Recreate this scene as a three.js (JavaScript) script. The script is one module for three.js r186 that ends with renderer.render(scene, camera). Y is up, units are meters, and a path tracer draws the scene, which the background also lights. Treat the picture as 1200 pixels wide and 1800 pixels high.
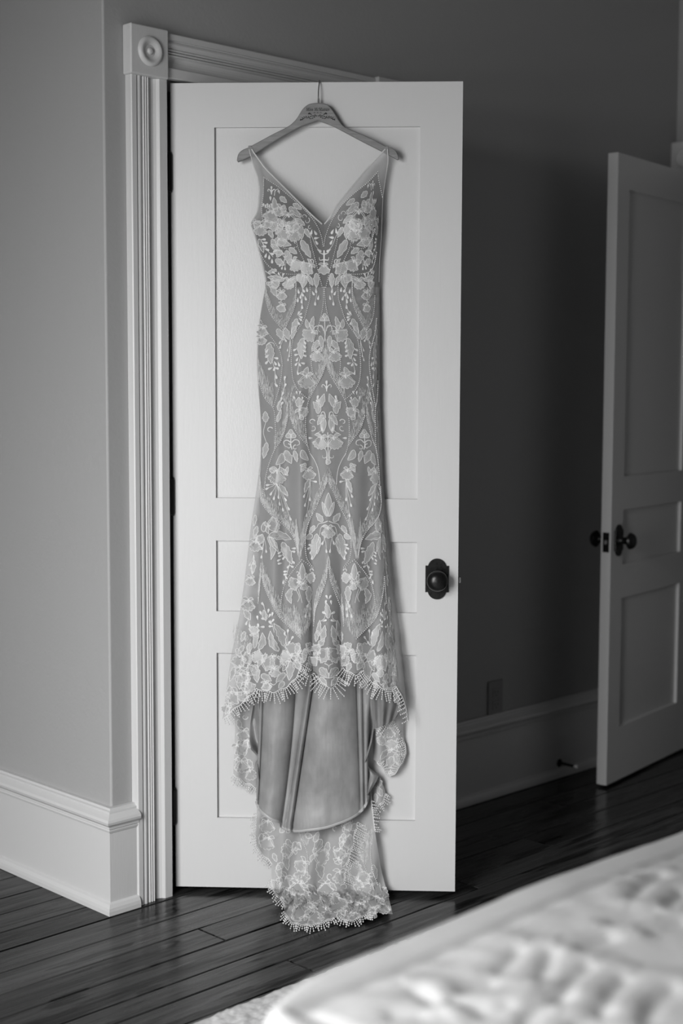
import * as THREE from 'three';
import { RoundedBoxGeometry } from 'three/addons/geometries/RoundedBoxGeometry.js';
import { mergeGeometries } from 'three/addons/utils/BufferGeometryUtils.js';
import { RectAreaLightUniformsLib } from 'three/addons/lights/RectAreaLightUniformsLib.js';

// ---------------------------------------------------------------- camera, light, exposure
const V3 = THREE.Vector3;
const scene = new THREE.Scene();
const CAM = new V3(-2.0756, 1.3047, 2.9031), YAW = 0.7804, PITCH = 0.0868, ROLL = 0.0031, FPX = 2556.5;
const fwd0 = new V3(Math.sin(YAW), 0, -Math.cos(YAW)), right0 = new V3(Math.cos(YAW), 0, Math.sin(YAW)), up0 = new V3(0, 1, 0);
const fwd = fwd0.clone().multiplyScalar(Math.cos(PITCH)).addScaledVector(up0, -Math.sin(PITCH));
const up1 = up0.clone().multiplyScalar(Math.cos(PITCH)).addScaledVector(fwd0, Math.sin(PITCH));
const right = right0.clone().multiplyScalar(Math.cos(ROLL)).addScaledVector(up1, Math.sin(ROLL));
const up = up1.clone().multiplyScalar(Math.cos(ROLL)).addScaledVector(right0, -Math.sin(ROLL));
const camera = new THREE.PerspectiveCamera(2 * Math.atan(900 / FPX) * 180 / Math.PI, 2 / 3, 0.05, 60);
camera.position.copy(CAM);
camera.quaternion.setFromRotationMatrix(new THREE.Matrix4().makeBasis(right, up, fwd.clone().negate()));
camera.focus = 3.47; camera.userData.fStop = 2.2;
scene.add(camera);

const renderer = new THREE.WebGLRenderer();
renderer.toneMapping = THREE.LinearToneMapping;
renderer.toneMappingExposure = 1.0;
renderer.shadowMap.enabled = true;
RectAreaLightUniformsLib.init();
const XW = -2.6, ZN = 6.0, ZF = -3.0, X1 = 2.465, CEIL = 3.2;          // room limits
const WINDOWS = [[0.8, 2.0]], WY0 = 0.4, WY1 = 2.3;      // tall sash window in the left wall
scene.background = new THREE.Color(0.5, 0.5, 0.5);
// daylight: the light of the high overcast sky comes down through each window, as a stack of panels leaning over its opening
const TILT = 0.95, STRIPS = 5, DAY = [22.5];
WINDOWS.forEach(([z0, z1], w) => {
  const H = WY1 - WY0 - 0.1, hs = H / STRIPS;
  for (let k = 0; k < STRIPS; k++) {
    const l = new THREE.RectAreaLight(0xffffff, DAY[w], z1 - z0 - 0.1, hs), y = WY0 + 0.05 + hs * (k + 0.5), x = XW + 0.02 + hs / 2 * Math.sin(TILT);
    l.position.set(x, y, (z0 + z1) / 2); l.lookAt(x + Math.cos(TILT), y - Math.sin(TILT), (z0 + z1) / 2);
    l.castShadow = true; scene.add(l);
  }
});

// ---------------------------------------------------------------- helpers
let seed = 12345;
const rnd = () => { seed = (seed * 1664525 + 1013904223) >>> 0; return seed / 4294967296; };
const rr = (a, b) => a + (b - a) * rnd();
const clamp = (x, a, b) => Math.min(b, Math.max(a, x));
const sstep = (a, b, x) => { const t = clamp((x - a) / (b - a), 0, 1); return t * t * (3 - 2 * t); };
const lerp = (a, b, t) => a + (b - a) * t;
function h2(x, y, s) { let n = (x * 374761393 + y * 668265263 + s * 974634777) | 0; n = Math.imul(n ^ (n >>> 13), 1274126177); n ^= n >>> 16; return (n >>> 0) / 4294967296; }
function vn(x, y, s = 0, px = 1e9, py = 1e9) {
  const ix = Math.floor(x), iy = Math.floor(y), fx = x - ix, fy = y - iy, u = fx * fx * (3 - 2 * fx), v = fy * fy * (3 - 2 * fy);
  const m = (a, p) => ((a % p) + p) % p, a = m(ix, px), b = m(ix + 1, px), c = m(iy, py), d = m(iy + 1, py);
  return lerp(lerp(h2(a, c, s), h2(b, c, s), u), lerp(h2(a, d, s), h2(b, d, s), u), v);
}
function fbm(x, y, s, o = 4, px = 1e9, py = 1e9) { let a = 0.5, r = 0, t = 0; for (let i = 0; i < o; i++) { r += a * vn(x, y, s + i * 7, px, py); t += a; a *= 0.5; x *= 2; y *= 2; px *= 2; py *= 2; } return r / t; }
function tex(w, h, f, srgb, mx, my) {     // grey texture of f(u,v); covers mx x my metres (uv are metres)
  const d = new Uint8Array(w * h * 4);
  for (let j = 0; j < h; j++) for (let i = 0; i < w; i++) {
    const k = (j * w + i) * 4, g = clamp(f(i / w, j / h), 0, 1) * 255;
    d[k] = d[k + 1] = d[k + 2] = g; d[k + 3] = 255;
  }
  const t = new THREE.DataTexture(d, w, h); t.wrapS = t.wrapT = THREE.RepeatWrapping; t.magFilter = THREE.LinearFilter; t.minFilter = THREE.LinearFilter;
  if (srgb) t.colorSpace = THREE.SRGBColorSpace;
  t.repeat.set(1 / mx, 1 / my); t.needsUpdate = true; return t;
}
const G = (v) => new THREE.Color().setRGB(v, v, v);
const mat = (v, rough, o = {}) => { const m = new THREE.MeshPhysicalMaterial({ roughness: rough, side: THREE.DoubleSide, ...o }); m.color = G(v); return m; };

// textures: grain, relief and wear only
const plasterBump = tex(512, 512, (u, v) => 0.5 * fbm(u * 60, v * 60, 3, 3, 60, 60) + 0.5 * fbm(u * 9, v * 9, 9, 3, 9, 9), false, 0.45, 0.45);
const brushBump = tex(512, 512, (u, v) => 0.65 * fbm(u * 90, v * 7, 21, 3, 90, 7) + 0.35 * fbm(u * 20, v * 20, 5, 3, 20, 20), false, 0.3, 0.3);
const panelBump = tex(512, 512, (u, v) => 0.7 * fbm(u * 110, v * 26, 31, 3, 110, 26) + 0.3 * fbm(u * 30, v * 30, 8, 3, 30, 30), false, 0.22, 0.22);
const floorTone = (u, v) => {
  const grain = fbm(u * 14, v * 150, 41, 4, 14, 150), fig = fbm(u * 5, v * 22, 47, 4, 5, 22), kn = fbm(u * 9, v * 26, 53, 4, 9, 26), spot = fbm(u * 22, v * 40, 59, 3, 22, 40);
  let g = 0.06 + 0.13 * grain + 0.16 * fig;
  g -= 0.13 * sstep(0.58, 0.68, kn) + 0.12 * sstep(0.66, 0.74, spot);
  return g;
};
const floorMap = tex(2048, 1024, floorTone, true, 3.2, 0.8);
const floorRough = tex(1024, 512, (u, v) => 0.06 + 0.26 * fbm(u * 12, v * 24, 61, 4, 12, 24) + 0.12 * fbm(u * 40, v * 160, 67, 2, 40, 160), false, 3.2, 0.8);
const floorBump = tex(1024, 512, (u, v) => 0.6 * fbm(u * 20, v * 60, 71, 3, 20, 60) + 0.4 * fbm(u * 5, v * 8, 73, 3, 5, 8), false, 3.2, 0.8);
const hangerMap = tex(512, 256, (u, v) => 0.55 + 0.16 * fbm(u * 6, v * 40, 81, 4, 6, 40) - 0.05 * fbm(u * 30, v * 120, 83, 2, 30, 120), true, 0.3, 0.15);
const weaveBump = tex(512, 512, (u, v) => 0.5 + 0.25 * Math.sin(u * 6.2832 * 128) * Math.sin(v * 6.2832 * 128) + 0.25 * (fbm(u * 30, v * 30, 91, 3, 30, 30) - 0.5), false, 0.16, 0.16);
const netAlpha = tex(512, 512, (u, v) => 0.5 + 0.5 * fbm(u * 120, v * 120, 94, 2, 120, 120), false, 0.2, 0.2);
const satinMap = tex(512, 512, (u, v) => 0.61 + 0.22 * fbm(u * 7, v * 7, 97, 5, 7, 7) + 0.05 * fbm(u * 90, v * 12, 99, 2, 90, 12), true, 0.4, 0.4);
const satinBump = tex(512, 512, (u, v) => 0.7 * fbm(u * 8, v * 5, 101, 4, 8, 5) + 0.1 * fbm(u * 120, v * 60, 103, 2, 120, 60), false, 0.4, 0.4);
const rugMap = tex(512, 512, (u, v) => 0.70 + 0.16 * fbm(u * 60, v * 60, 111, 3, 60, 60), true, 0.5, 0.5);
const metalRough = tex(256, 256, (u, v) => 0.22 + 0.16 * fbm(u * 20, v * 20, 115, 3, 20, 20), false, 0.1, 0.1);

const M = {
  wall: mat(0.345, 0.62, { bumpMap: plasterBump, bumpScale: 0.0007 }),
  ceil: mat(0.42, 0.8, { bumpMap: plasterBump, bumpScale: 0.0006 }),
  trim: mat(0.56, 0.36, { bumpMap: brushBump, bumpScale: 0.00025 }),
  door: mat(0.57, 0.40, { bumpMap: brushBump, bumpScale: 0.00016 }),
  panel: mat(0.58, 0.32, { bumpMap: panelBump, bumpScale: 0.00013 }),
  dark: mat(0.006, 1, { roughnessMap: metalRough, specularIntensity: 0.7 }),
  brass: mat(0.3, 0.35, { metalness: 0.9 }),
  wire: mat(0.55, 0.18, { metalness: 1 }),
  wood: mat(0.62, 0.5, { map: hangerMap }),
  ink: mat(0.008, 0.7),
  glass: new THREE.MeshPhysicalMaterial({ color: 0xffffff, transmission: 1, thickness: 0, roughness: 0.02, side: THREE.DoubleSide }),
  plate: mat(0.22, 0.45), slot: mat(0.02, 0.6), rubber: mat(0.6, 0.5),
  lining: mat(0.46, 0.42, { map: satinMap, bumpMap: satinBump, bumpScale: 0.0016, sheen: 0.5, sheenRoughness: 0.4 }),
  piping: mat(0.42, 0.35, { sheen: 0.6 }),
  tulle: mat(0.36, 0.85, { transparent: true, opacity: 0.55, bumpMap: weaveBump, bumpScale: 0.0003 }),
  trainTulle: mat(0.40, 0.85, { transparent: true, opacity: 0.76, bumpMap: weaveBump, bumpScale: 0.0003 }),
  tulleStrap: mat(0.36, 0.85, { transparent: true, opacity: 0.55, bumpMap: weaveBump, bumpScale: 0.0003 }),
  bodice: mat(0.18, 0.8, { transparent: true, opacity: 0.8, bumpMap: weaveBump, bumpScale: 0.0004 }),
  bodiceBack: mat(0.26, 0.8, { bumpMap: weaveBump, bumpScale: 0.0004 }),
  thread: mat(1, 0.42, { vertexColors: true, sheen: 0.6, sheenRoughness: 0.35 }),
  pearl: mat(0.62, 0.22, { clearcoat: 0.5, clearcoatRoughness: 0.15 }),
  quilt: mat(0.43, 0.85, { bumpMap: weaveBump, bumpScale: 0.0006, sheen: 0.3 }),
  ground: mat(0.12, 0.9),
  mattress: mat(0.6, 0.8), bedwood: mat(0.05, 0.5),
  rug: mat(0.9, 0.95, { map: rugMap }),
};
const floorMats = [0.5, 0.66, 0.8, 0.92, 1.08].map((k) => mat(k, 1, { map: floorMap, roughnessMap: floorRough, bumpMap: floorBump, bumpScale: 0.0012, specularIntensity: 0.45 }));

function mesh(name, geo, m, parent) {
  const o = new THREE.Mesh(Array.isArray(geo) ? (geo.length > 1 ? mergeGeometries(geo.map((g) => { const n = g.index ? g.toNonIndexed() : g; for (const k of Object.keys(n.attributes)) if (!['position', 'normal', 'uv', 'color'].includes(k)) n.deleteAttribute(k); return n; })) : geo[0]) : geo, m);
  o.name = name; o.castShadow = o.receiveShadow = true; (parent || scene).add(o); return o;
}
const names = {};
function numbered(n) { const k = names[n] = (names[n] ?? -1) + 1; return k ? n + '_' + String(k).padStart(3, '0') : n; }
function tag(o, label, category, group, kind) { o.userData.label = label; o.userData.category = category; if (group) o.userData.group = group; if (kind) o.userData.kind = kind; return o; }
function thing(name, label, category, pos = [0, 0, 0], turn = 0, kind) { const o = new THREE.Group(); o.name = numbered(name); o.position.set(...pos); o.rotation.y = turn; scene.add(o); return tag(o, label, category, null, kind); }
function box(x0, x1, y0, y1, z0, z1) {    // box with uv in metres
  const g = new THREE.BoxGeometry(x1 - x0, y1 - y0, z1 - z0); g.translate((x0 + x1) / 2, (y0 + y1) / 2, (z0 + z1) / 2);
  return uvBox(g);
}
function uvBox(g, ox = 0, oy = 0) {
  if (g.index) g = g.toNonIndexed();
  const p = g.attributes.position, n = g.attributes.normal, uv = new Float32Array(p.count * 2);
  for (let i = 0; i < p.count; i++) {
    const ax = Math.abs(n.getX(i)), ay = Math.abs(n.getY(i)), az = Math.abs(n.getZ(i));
    if (ay > ax && ay > az) { uv[i * 2] = p.getX(i) + ox; uv[i * 2 + 1] = p.getZ(i) + oy; }
    else if (ax > az) { uv[i * 2] = p.getZ(i) + ox; uv[i * 2 + 1] = p.getY(i) + oy; }
    else { uv[i * 2] = p.getX(i) + ox; uv[i * 2 + 1] = p.getY(i) + oy; }
  }
  g.setAttribute('uv', new THREE.BufferAttribute(uv, 2)); return g;
}
function sweep(profile, P0, P1, o, v, m0 = 0, m1 = 0) {   // straight moulding: profile (off, along v); mitred ends
  const dir = P1.clone().sub(P0).normalize(), pos = [], n = profile.length;
  const pt = (i, end) => { const [a, b] = profile[i % n]; const q = (end ? P1 : P0).clone().addScaledVector(o, a).addScaledVector(v, b); return q.addScaledVector(dir, (end ? m1 : -m0) * a); };
  for (let i = 0; i < n; i++) { const a = pt(i, 0), b = pt(i + 1, 0), c = pt(i + 1, 1), d = pt(i, 1); pos.push(a, b, c, a, c, d); }
  const sh = THREE.ShapeUtils.triangulateShape(profile.map((p) => new THREE.Vector2(...p)), []);
  for (const [i, j, k] of sh) { pos.push(pt(i, 0), pt(k, 0), pt(j, 0), pt(i, 1), pt(j, 1), pt(k, 1)); }
  // orient the winding outwards by the signed area
  const g = new THREE.BufferGeometry().setFromPoints(pos); g.computeVertexNormals();
  return uvBox(g);
}
function tube(pts, r, seg = 24, rs = 8, closed = false) { return new THREE.TubeGeometry(new THREE.CatmullRomCurve3(pts.map((p) => new V3(...p)), closed), seg, r, rs, closed); }
function poly(pts, x) { // piecewise linear y(x), pts sorted by x
  if (x <= pts[0][0]) return pts[0][1];
  for (let i = 1; i < pts.length; i++) if (x <= pts[i][0]) return lerp(pts[i - 1][1], pts[i][1], (x - pts[i - 1][0]) / (pts[i][0] - pts[i - 1][0]));
  return pts[pts.length - 1][1];
}
const byY = (pts) => pts.map(([a, b]) => [b, a]);

// ---------------------------------------------------------------- floor
{
  const floor = thing('floor', 'dark stained plank floor with worn glossy finish', 'floor', [0, 0, 0], 0, 'structure');
  mesh('subfloor', box(XW - 0.2, X1 + 1.6, -0.12, -0.022, ZF - 0.2, ZN + 0.2), M.bedwood, floor);
  const fixed = [-0.388, -0.266, -0.1685, -0.0645, 0.036, 0.144, 0.244, 0.348, 0.4565, 0.532, 0.634];
  const zs = [...fixed];
  while (zs[0] > ZF) zs.unshift(zs[0] - rr(0.094, 0.114));
  while (zs[zs.length - 1] < ZN) zs.push(zs[zs.length - 1] + rr(0.094, 0.114));
  const joints = { '0.244': [0.075], '0.348': [-1.4, 1.2], '0.144': [-0.9, 1.55], '0.532': [0.1], '0.4565': [-1.1, 0.78], '0.036': [-1.5, 0.9] };
  for (let i = 0; i + 1 < zs.length; i++) {
    const z0 = zs[i], z1 = zs[i + 1], js = [XW - 0.1];
    const given = joints[String(z0)];
    if (given) js.push(...given); else { let x = XW + rr(1.0, 2.6); while (x < X1 - 0.5) { js.push(x); x += rr(1.7, 3.2); } }
    js.push(X1 + 1.5);
    for (let k = 0; k + 1 < js.length; k++) {
      const L = js[k + 1] - js[k] - 0.003, W = z1 - z0 - 0.0042, cx = (js[k] + js[k + 1]) / 2, cz = (z0 + z1) / 2, c = 0.0016, T = 0.02, dy = rr(-0.0012, 0);
      // bevelled plank
      const a = L / 2, b = W / 2, pos = [], q = (x, y, z) => new V3(cx + x, y + dy, cz + z);
      const top = [q(-a + c, 0, -b + c), q(a - c, 0, -b + c), q(a - c, 0, b - c), q(-a + c, 0, b - c)], mid = [q(-a, -c, -b), q(a, -c, -b), q(a, -c, b), q(-a, -c, b)], bot = mid.map((p) => p.clone().setY(-T));
      pos.push(top[0], top[2], top[1], top[0], top[3], top[2]);
      for (let e = 0; e < 4; e++) { const f = (e + 1) % 4; pos.push(top[e], top[f], mid[f], top[e], mid[f], mid[e], mid[e], mid[f], bot[f], mid[e], bot[f], bot[e]); }
      const g = new THREE.BufferGeometry().setFromPoints(pos); g.computeVertexNormals();
      const ox = rnd() * 3, oy = rnd() * 0.8, uv = new Float32Array(pos.length * 2);
      pos.forEach((p, n) => { uv[n * 2] = p.x + ox; uv[n * 2 + 1] = p.z + oy; });
      g.setAttribute('uv', new THREE.BufferAttribute(uv, 2));
      mesh('plank', g, floorMats[Math.floor(rnd() * 5)], floor);
    }
  }
}

// ---------------------------------------------------------------- walls and ceiling
const OP0 = 0.186, OP1 = 0.914, OPH = 2.062;              // closet door opening in the front wall
const D2Z0 = 0.112, D2Z1 = 0.776;                          // opening in the right wall
const FLB = -0.02;
function roundCorner() { const r = 0.006, s = new THREE.Shape(); s.moveTo(0, 0.12); s.lineTo(0, r); s.absarc(r, r, r, Math.PI, 1.5 * Math.PI, false); s.lineTo(OP0, 0); s.lineTo(OP0, 0.12); s.closePath(); const g = new THREE.ExtrudeGeometry(s, { depth: CEIL - FLB, bevelEnabled: false, curveSegments: 6 }); g.rotateX(-Math.PI / 2); g.translate(0, FLB, 0); return uvBox(g); }
tag(mesh('wall_front', [roundCorner(), box(OP0, OP1, OPH, CEIL, -0.12, 0), box(OP1, X1 + 0.12, FLB, CEIL, -0.12, 0)], M.wall), 'grey painted plaster wall holding the door with the dress', 'wall', null, 'structure');
tag(mesh('wall_side', box(0, 0.12, FLB, CEIL, ZF, -0.12), M.wall), 'grey painted wall running back from the outside corner', 'wall', null, 'structure');
tag(mesh('wall_back', box(XW - 0.12, 0.12, FLB, CEIL, ZF - 0.12, ZF), M.wall), 'grey wall at the far end of the recess', 'wall', null, 'structure');
tag(mesh('wall_right', [box(X1, X1 + 0.12, FLB, CEIL, 0, D2Z0), box(X1, X1 + 0.12, OPH, CEIL, D2Z0, D2Z1), box(X1, X1 + 0.12, FLB, CEIL, D2Z1, ZN)], M.wall), 'grey wall with the far doorway', 'wall', null, 'structure');
tag(mesh('wall_rear', box(XW - 0.12, X1 + 0.12, FLB, CEIL, ZN, ZN + 0.12), M.wall), 'grey wall opposite the closet', 'wall', null, 'structure');
{
  const g = [], zs = [[ZF, WINDOWS[0][0]], [WINDOWS[0][1], ZN]];
  for (const [a, b] of zs) g.push(box(XW - 0.12, XW, FLB, CEIL, a, b));
  for (const [a, b] of WINDOWS) g.push(box(XW - 0.12, XW, FLB, WY0, a, b), box(XW - 0.12, XW, WY1, CEIL, a, b));
  tag(mesh('wall_left', g, M.wall), 'grey wall with a tall window', 'wall', null, 'structure');
  WINDOWS.forEach(([z0, z1], i) => {
    const w = new THREE.Group(); w.name = 'window_' + (i + 1); w.position.set(XW - 0.06, WY0, (z0 + z1) / 2); scene.add(w);
    tag(w, 'tall white sash window facing the closet corner', 'window', null, 'structure');
    const hw = (z1 - z0) / 2, H = WY1 - WY0;
    mesh('frame', [box(-0.05, 0.05, 0, 0.05, -hw, hw), box(-0.05, 0.05, H - 0.05, H, -hw, hw), box(-0.05, 0.05, 0.05, H - 0.05, -hw, -hw + 0.05), box(-0.05, 0.05, 0.05, H - 0.05, hw - 0.05, hw)], M.trim, w);
    mesh('sash_rail', box(-0.02, 0.02, H / 2 - 0.025, H / 2 + 0.025, -hw + 0.05, hw - 0.05), M.trim, w);
    mesh('sill', box(0.06, 0.14, -0.03, 0, -hw - 0.06, hw + 0.06), M.trim, w);
    mesh('pane', box(-0.003, 0.003, 0.05, H / 2 - 0.025, -hw + 0.05, hw - 0.05), M.glass, w);
    mesh('pane', box(-0.003, 0.003, H / 2 + 0.025, H - 0.05, -hw + 0.05, hw - 0.05), M.glass, w);
  });
}
tag(mesh('ceiling', box(XW - 0.12, X1 + 1.6, CEIL, CEIL + 0.12, ZF - 0.12, ZN + 0.12), M.ceil), 'white painted ceiling', 'ceiling', null, 'structure');
// closet behind the front wall and passage behind the right wall, both dark
tag(mesh('wall_closet', [box(0.12, 1.5, FLB, CEIL, -0.95, -0.85), box(1.4, 1.5, FLB, CEIL, -0.85, -0.12)], M.wall), 'dark inner wall of the closet behind the door', 'wall', null, 'structure');
tag(mesh('wall_passage', [box(X1 + 0.12, X1 + 1.5, FLB, CEIL, -0.12, 0), box(X1 + 0.12, X1 + 1.5, FLB, CEIL, 1.3, 1.4), box(X1 + 1.4, X1 + 1.5, FLB, CEIL, 0, 1.3)], M.wall), 'unlit passage wall beyond the far doorway', 'wall', null, 'structure');

tag(mesh('ground', box(-40, 40, -0.9, -0.7, -40, 40), M.ground), 'grey ground outside the window', 'ground', null, 'structure');
// ---------------------------------------------------------------- baseboards
const UP = new V3(0, 1, 0), PX = new V3(1, 0, 0), NX = new V3(-1, 0, 0), PZ = new V3(0, 0, 1), NZ = new V3(0, 0, -1);
const boardProf = [[0, 0], [0.0185, 0], [0.0185, 0.206], [0, 0.206]];
const capProf = [[0, 0.206], [0.021, 0.206], [0.0225, 0.211], [0.0205, 0.2135], [0.0245, 0.216], [0.0245, 0.2215], [0.027, 0.2235], [0.033, 0.229], [0.0345, 0.235], [0.032, 0.241], [0.025, 0.2465], [0.019, 0.252], [0.0185, 0.257], [0.014, 0.259], [0.012, 0.264], [0, 0.264]];
const shoeProf = [[0.0185, 0], [0.031, 0], [0.031, 0.010], [0.0295, 0.018], [0.025, 0.026], [0.0185, 0.030]];
function baseboard(name, label, runs) {
  const g = new THREE.Group(); g.name = name; scene.add(g); tag(g, label, 'baseboard', null, 'structure');
  for (const [p0, p1, o, m0, m1] of runs) {
    const a = new V3(...p0), b = new V3(...p1);
    mesh('board', sweep(boardProf, a, b, o, UP, m0, m1), M.trim, g); mesh('cap_moulding', sweep(capProf, a, b, o, UP, m0, m1), M.trim, g); mesh('shoe_moulding', sweep(shoeProf, a, b, o, UP, m0, m1), M.trim, g);
  }
}
baseboard('baseboard_side', 'tall white baseboard with moulded cap on the wall left of the corner', [[[0, 0, 0], [0, 0, ZF], NX, 1, 0]]);
baseboard('baseboard_corner', 'short white baseboard return between the corner and the door casing', [[[0, 0, 0], [0.066, 0, 0], PZ, 1, 0]]);
baseboard('baseboard_front', 'tall white baseboard behind the doors with outlet above it', [[[1.024, 0, 0], [X1, 0, 0], PZ, 0, 0]]);
baseboard('baseboard_right', 'white baseboard on the wall past the far doorway', [[[X1, 0, 0.885], [X1, 0, ZN], NX, 0, 0]]);
baseboard('baseboard_left', 'white baseboard under the window', [[[XW, 0, ZF], [XW, 0, ZN], PX, 0, 0]]);
baseboard('baseboard_rear', 'white baseboard on the wall opposite the closet', [[[XW, 0, ZN], [X1, 0, ZN], NZ, 0, 0]]);

// ---------------------------------------------------------------- door casings
const CW = 0.108;
const casProf = (() => {          // (thickness, across) from outer to inner edge
  const p = [[0, 0], [0.0205, 0], [0.023, 0.0025], [0.023, 0.0155], [0.0175, 0.0165], [0.0175, 0.019], [0.021, 0.0215], [0.0225, 0.026], [0.0205, 0.031], [0.0165, 0.035]];
  for (let k = 0; k < 3; k++) for (let j = 1; j <= 4; j++) { const a = Math.PI * j / 4; p.push([0.0135 + 0.007 * Math.sin(a), 0.036 + k * 0.0066 + 0.0066 * (1 - Math.cos(a)) / 2]); }
  p.push([0.0115, 0.057], [0.0105, 0.061], [0.0105, 0.066], [0.0125, 0.073], [0.0165, 0.079], [0.0225, 0.0835], [0.0235, 0.0845], [0.0235, 0.1065], [0.022, CW], [0, CW]);
  return p;
})();
function cornerBlock(parent, c, o, acr) {   // c: centre on the wall, o: outward normal
  const g = new RoundedBoxGeometry(0.114, 0.118, 0.034, 2, 0.0045);
  const q = new THREE.Quaternion().setFromUnitVectors(PZ, o), put = (gg, d) => { gg.applyQuaternion(q); gg.translate(c.x + o.x * d, c.y, c.z + o.z * d); return uvBox(gg); };
  const b = mesh('corner_block', put(g, 0.017), M.trim, parent);
  const pr = [[0, 0.0065], [0.004, 0.006], [0.0068, 0.0042], [0.008, 0.001], [0.0095, -0.001], [0.012, -0.0015], [0.017, 0.001], [0.022, 0.0055], [0.027, 0.0082], [0.031, 0.0075], [0.0345, 0.0045], [0.036, 0.001], [0.0365, -0.002]];
  const l = new THREE.LatheGeometry(pr.map((a) => new THREE.Vector2(...a)), 40); l.rotateX(Math.PI / 2); l.applyQuaternion(q); l.translate(c.x + o.x * 0.034, c.y, c.z + o.z * 0.034);
  mesh('rosette', l, M.trim, b);
}
{
  const t = new THREE.Group(); t.name = 'trim_1'; scene.add(t); tag(t, 'white fluted door casing with bullseye corner blocks around the closet door', 'door casing', null, 'structure');
  const xi = 0.172, xj = 0.916, y1 = 2.047;
  mesh('casing_leg', sweep(casProf, new V3(xi - CW, 0, 0), new V3(xi - CW, y1, 0), PZ, PX), M.trim, t);
  mesh('casing_leg', sweep(casProf, new V3(xj + CW, 0, 0), new V3(xj + CW, y1, 0), PZ, NX), M.trim, t);
  mesh('casing_head', sweep(casProf, new V3(xi, 2.160, 0), new V3(xj - 0.006, 2.160, 0), PZ, new V3(0, -1, 0)), M.trim, t);
  cornerBlock(t, new V3(0.113, 2.104, 0), PZ); cornerBlock(t, new V3(0.962, 2.104, 0), PZ);
  mesh('jamb', [box(OP0 - 0.012, OP0 + 0.004, 0, OPH, -0.118, 0.0), box(OP1 - 0.004, OP1 + 0.012, 0, OPH, -0.118, 0)], M.trim, t);
  mesh('head_jamb', box(OP0, OP1, OPH - 0.008, OPH + 0.006, -0.118, 0), M.trim, t);
  mesh('door_stop', [box(OP0 + 0.004, OP0 + 0.016, 0, OPH, -0.085, -0.045)], M.trim, t);
}
{
  const t = new THREE.Group(); t.name = 'trim_2'; scene.add(t); tag(t, 'white moulded door casing with corner block around the far doorway', 'door casing', null, 'structure');
  const a = D2Z0 - 0.006, b = D2Z1 + 0.006, x = X1;
  mesh('casing_leg', sweep(casProf, new V3(x, 0, a - CW + 0.006), new V3(x, 2.047, a - CW + 0.006), NX, PZ), M.trim, t);
  mesh('casing_leg', sweep(casProf, new V3(x, 0, b + CW), new V3(x, 2.047, b + CW), NX, NZ), M.trim, t);
  mesh('casing_head', sweep(casProf, new V3(x, 2.160, a), new V3(x, 2.160, b), NX, new V3(0, -1, 0)), M.trim, t);
  cornerBlock(t, new V3(x, 2.104, a - 0.05), NX); cornerBlock(t, new V3(x, 2.104, b + 0.054), NX);
  mesh('jamb', [box(x, x + 0.12, 0, OPH, D2Z0 - 0.004, D2Z0 + 0.008), box(x, x + 0.12, 0, OPH, D2Z1 - 0.008, D2Z1 + 0.004)], M.trim, t);
}

// ---------------------------------------------------------------- doors
function doorSlab(g, w, y0, y1, th, st, rows, z0) {   // local: x along the width, z = z0 front face, back at z0 - th
  const zb = z0 - th;
  mesh('stile', box(0, st[0], y0, y1, zb, z0), M.door, g); mesh('stile', box(w - st[1], w, y0, y1, zb, z0), M.door, g);
  const ys = [y0, ...rows.flat(), y1];
  for (let i = 0; i < ys.length; i += 2) mesh('rail', box(st[0], w - st[1], ys[i], ys[i + 1], zb, z0), M.door, g);
  rows.forEach(([a, b], i) => mesh('panel', box(st[0] - 0.002, w - st[1] + 0.002, a - 0.002, b + 0.002, zb + 0.0105, z0 - 0.0105), M.panel, g));
}
function knobSet(g, x, y, z, dir) {
  const s = new THREE.Shape(), hw = 0.028, hh = 0.0325, r = 0.0215;
  s.moveTo(-hw, -hh); s.lineTo(-r, -hh); s.absarc(0, -hh + 0.004, r + 0.0005, Math.PI + 0.18, 2 * Math.PI - 0.18, false); s.lineTo(hw, -hh); s.lineTo(hw, hh); s.lineTo(r, hh); s.absarc(0, hh - 0.004, r + 0.0005, 0.18, Math.PI - 0.18, false); s.lineTo(-hw, hh); s.closePath();
  const e = new THREE.ExtrudeGeometry(s, { depth: 0.003, bevelEnabled: true, bevelThickness: 0.0015, bevelSize: 0.0012, bevelSegments: 2, curveSegments: 16 });
  if (dir < 0) e.rotateY(Math.PI); e.translate(x, y, z + dir * 0.001);
  const pl = mesh('backplate', e, M.dark, g);
  const pr = [[0.0001, 0.062], [0.008, 0.0615], [0.015, 0.0595], [0.021, 0.0555], [0.0247, 0.0505], [0.0262, 0.0455], [0.0262, 0.0435], [0.0272, 0.0432], [0.0272, 0.0420], [0.0255, 0.0412], [0.021, 0.0365], [0.015, 0.0325], [0.0115, 0.028], [0.0105, 0.020], [0.012, 0.012], [0.016, 0.0075], [0.017, 0.003]];
  const l = new THREE.LatheGeometry(pr.map((a) => new THREE.Vector2(...a)), 40); l.rotateX(dir > 0 ? Math.PI / 2 : -Math.PI / 2); l.translate(x, y, z);
  mesh('knob', l, M.dark, pl);
}
const DA = 0.826, HX = 0.1992, HZ = 0.0011, DW = 0.7195, DY0 = 0.0133, DY1 = 2.0455;
const da = new V3(Math.cos(DA), 0, Math.sin(DA)), dn = new V3(-Math.sin(DA), 0, Math.cos(DA)), DO = new V3(HX, 0, HZ);
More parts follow.
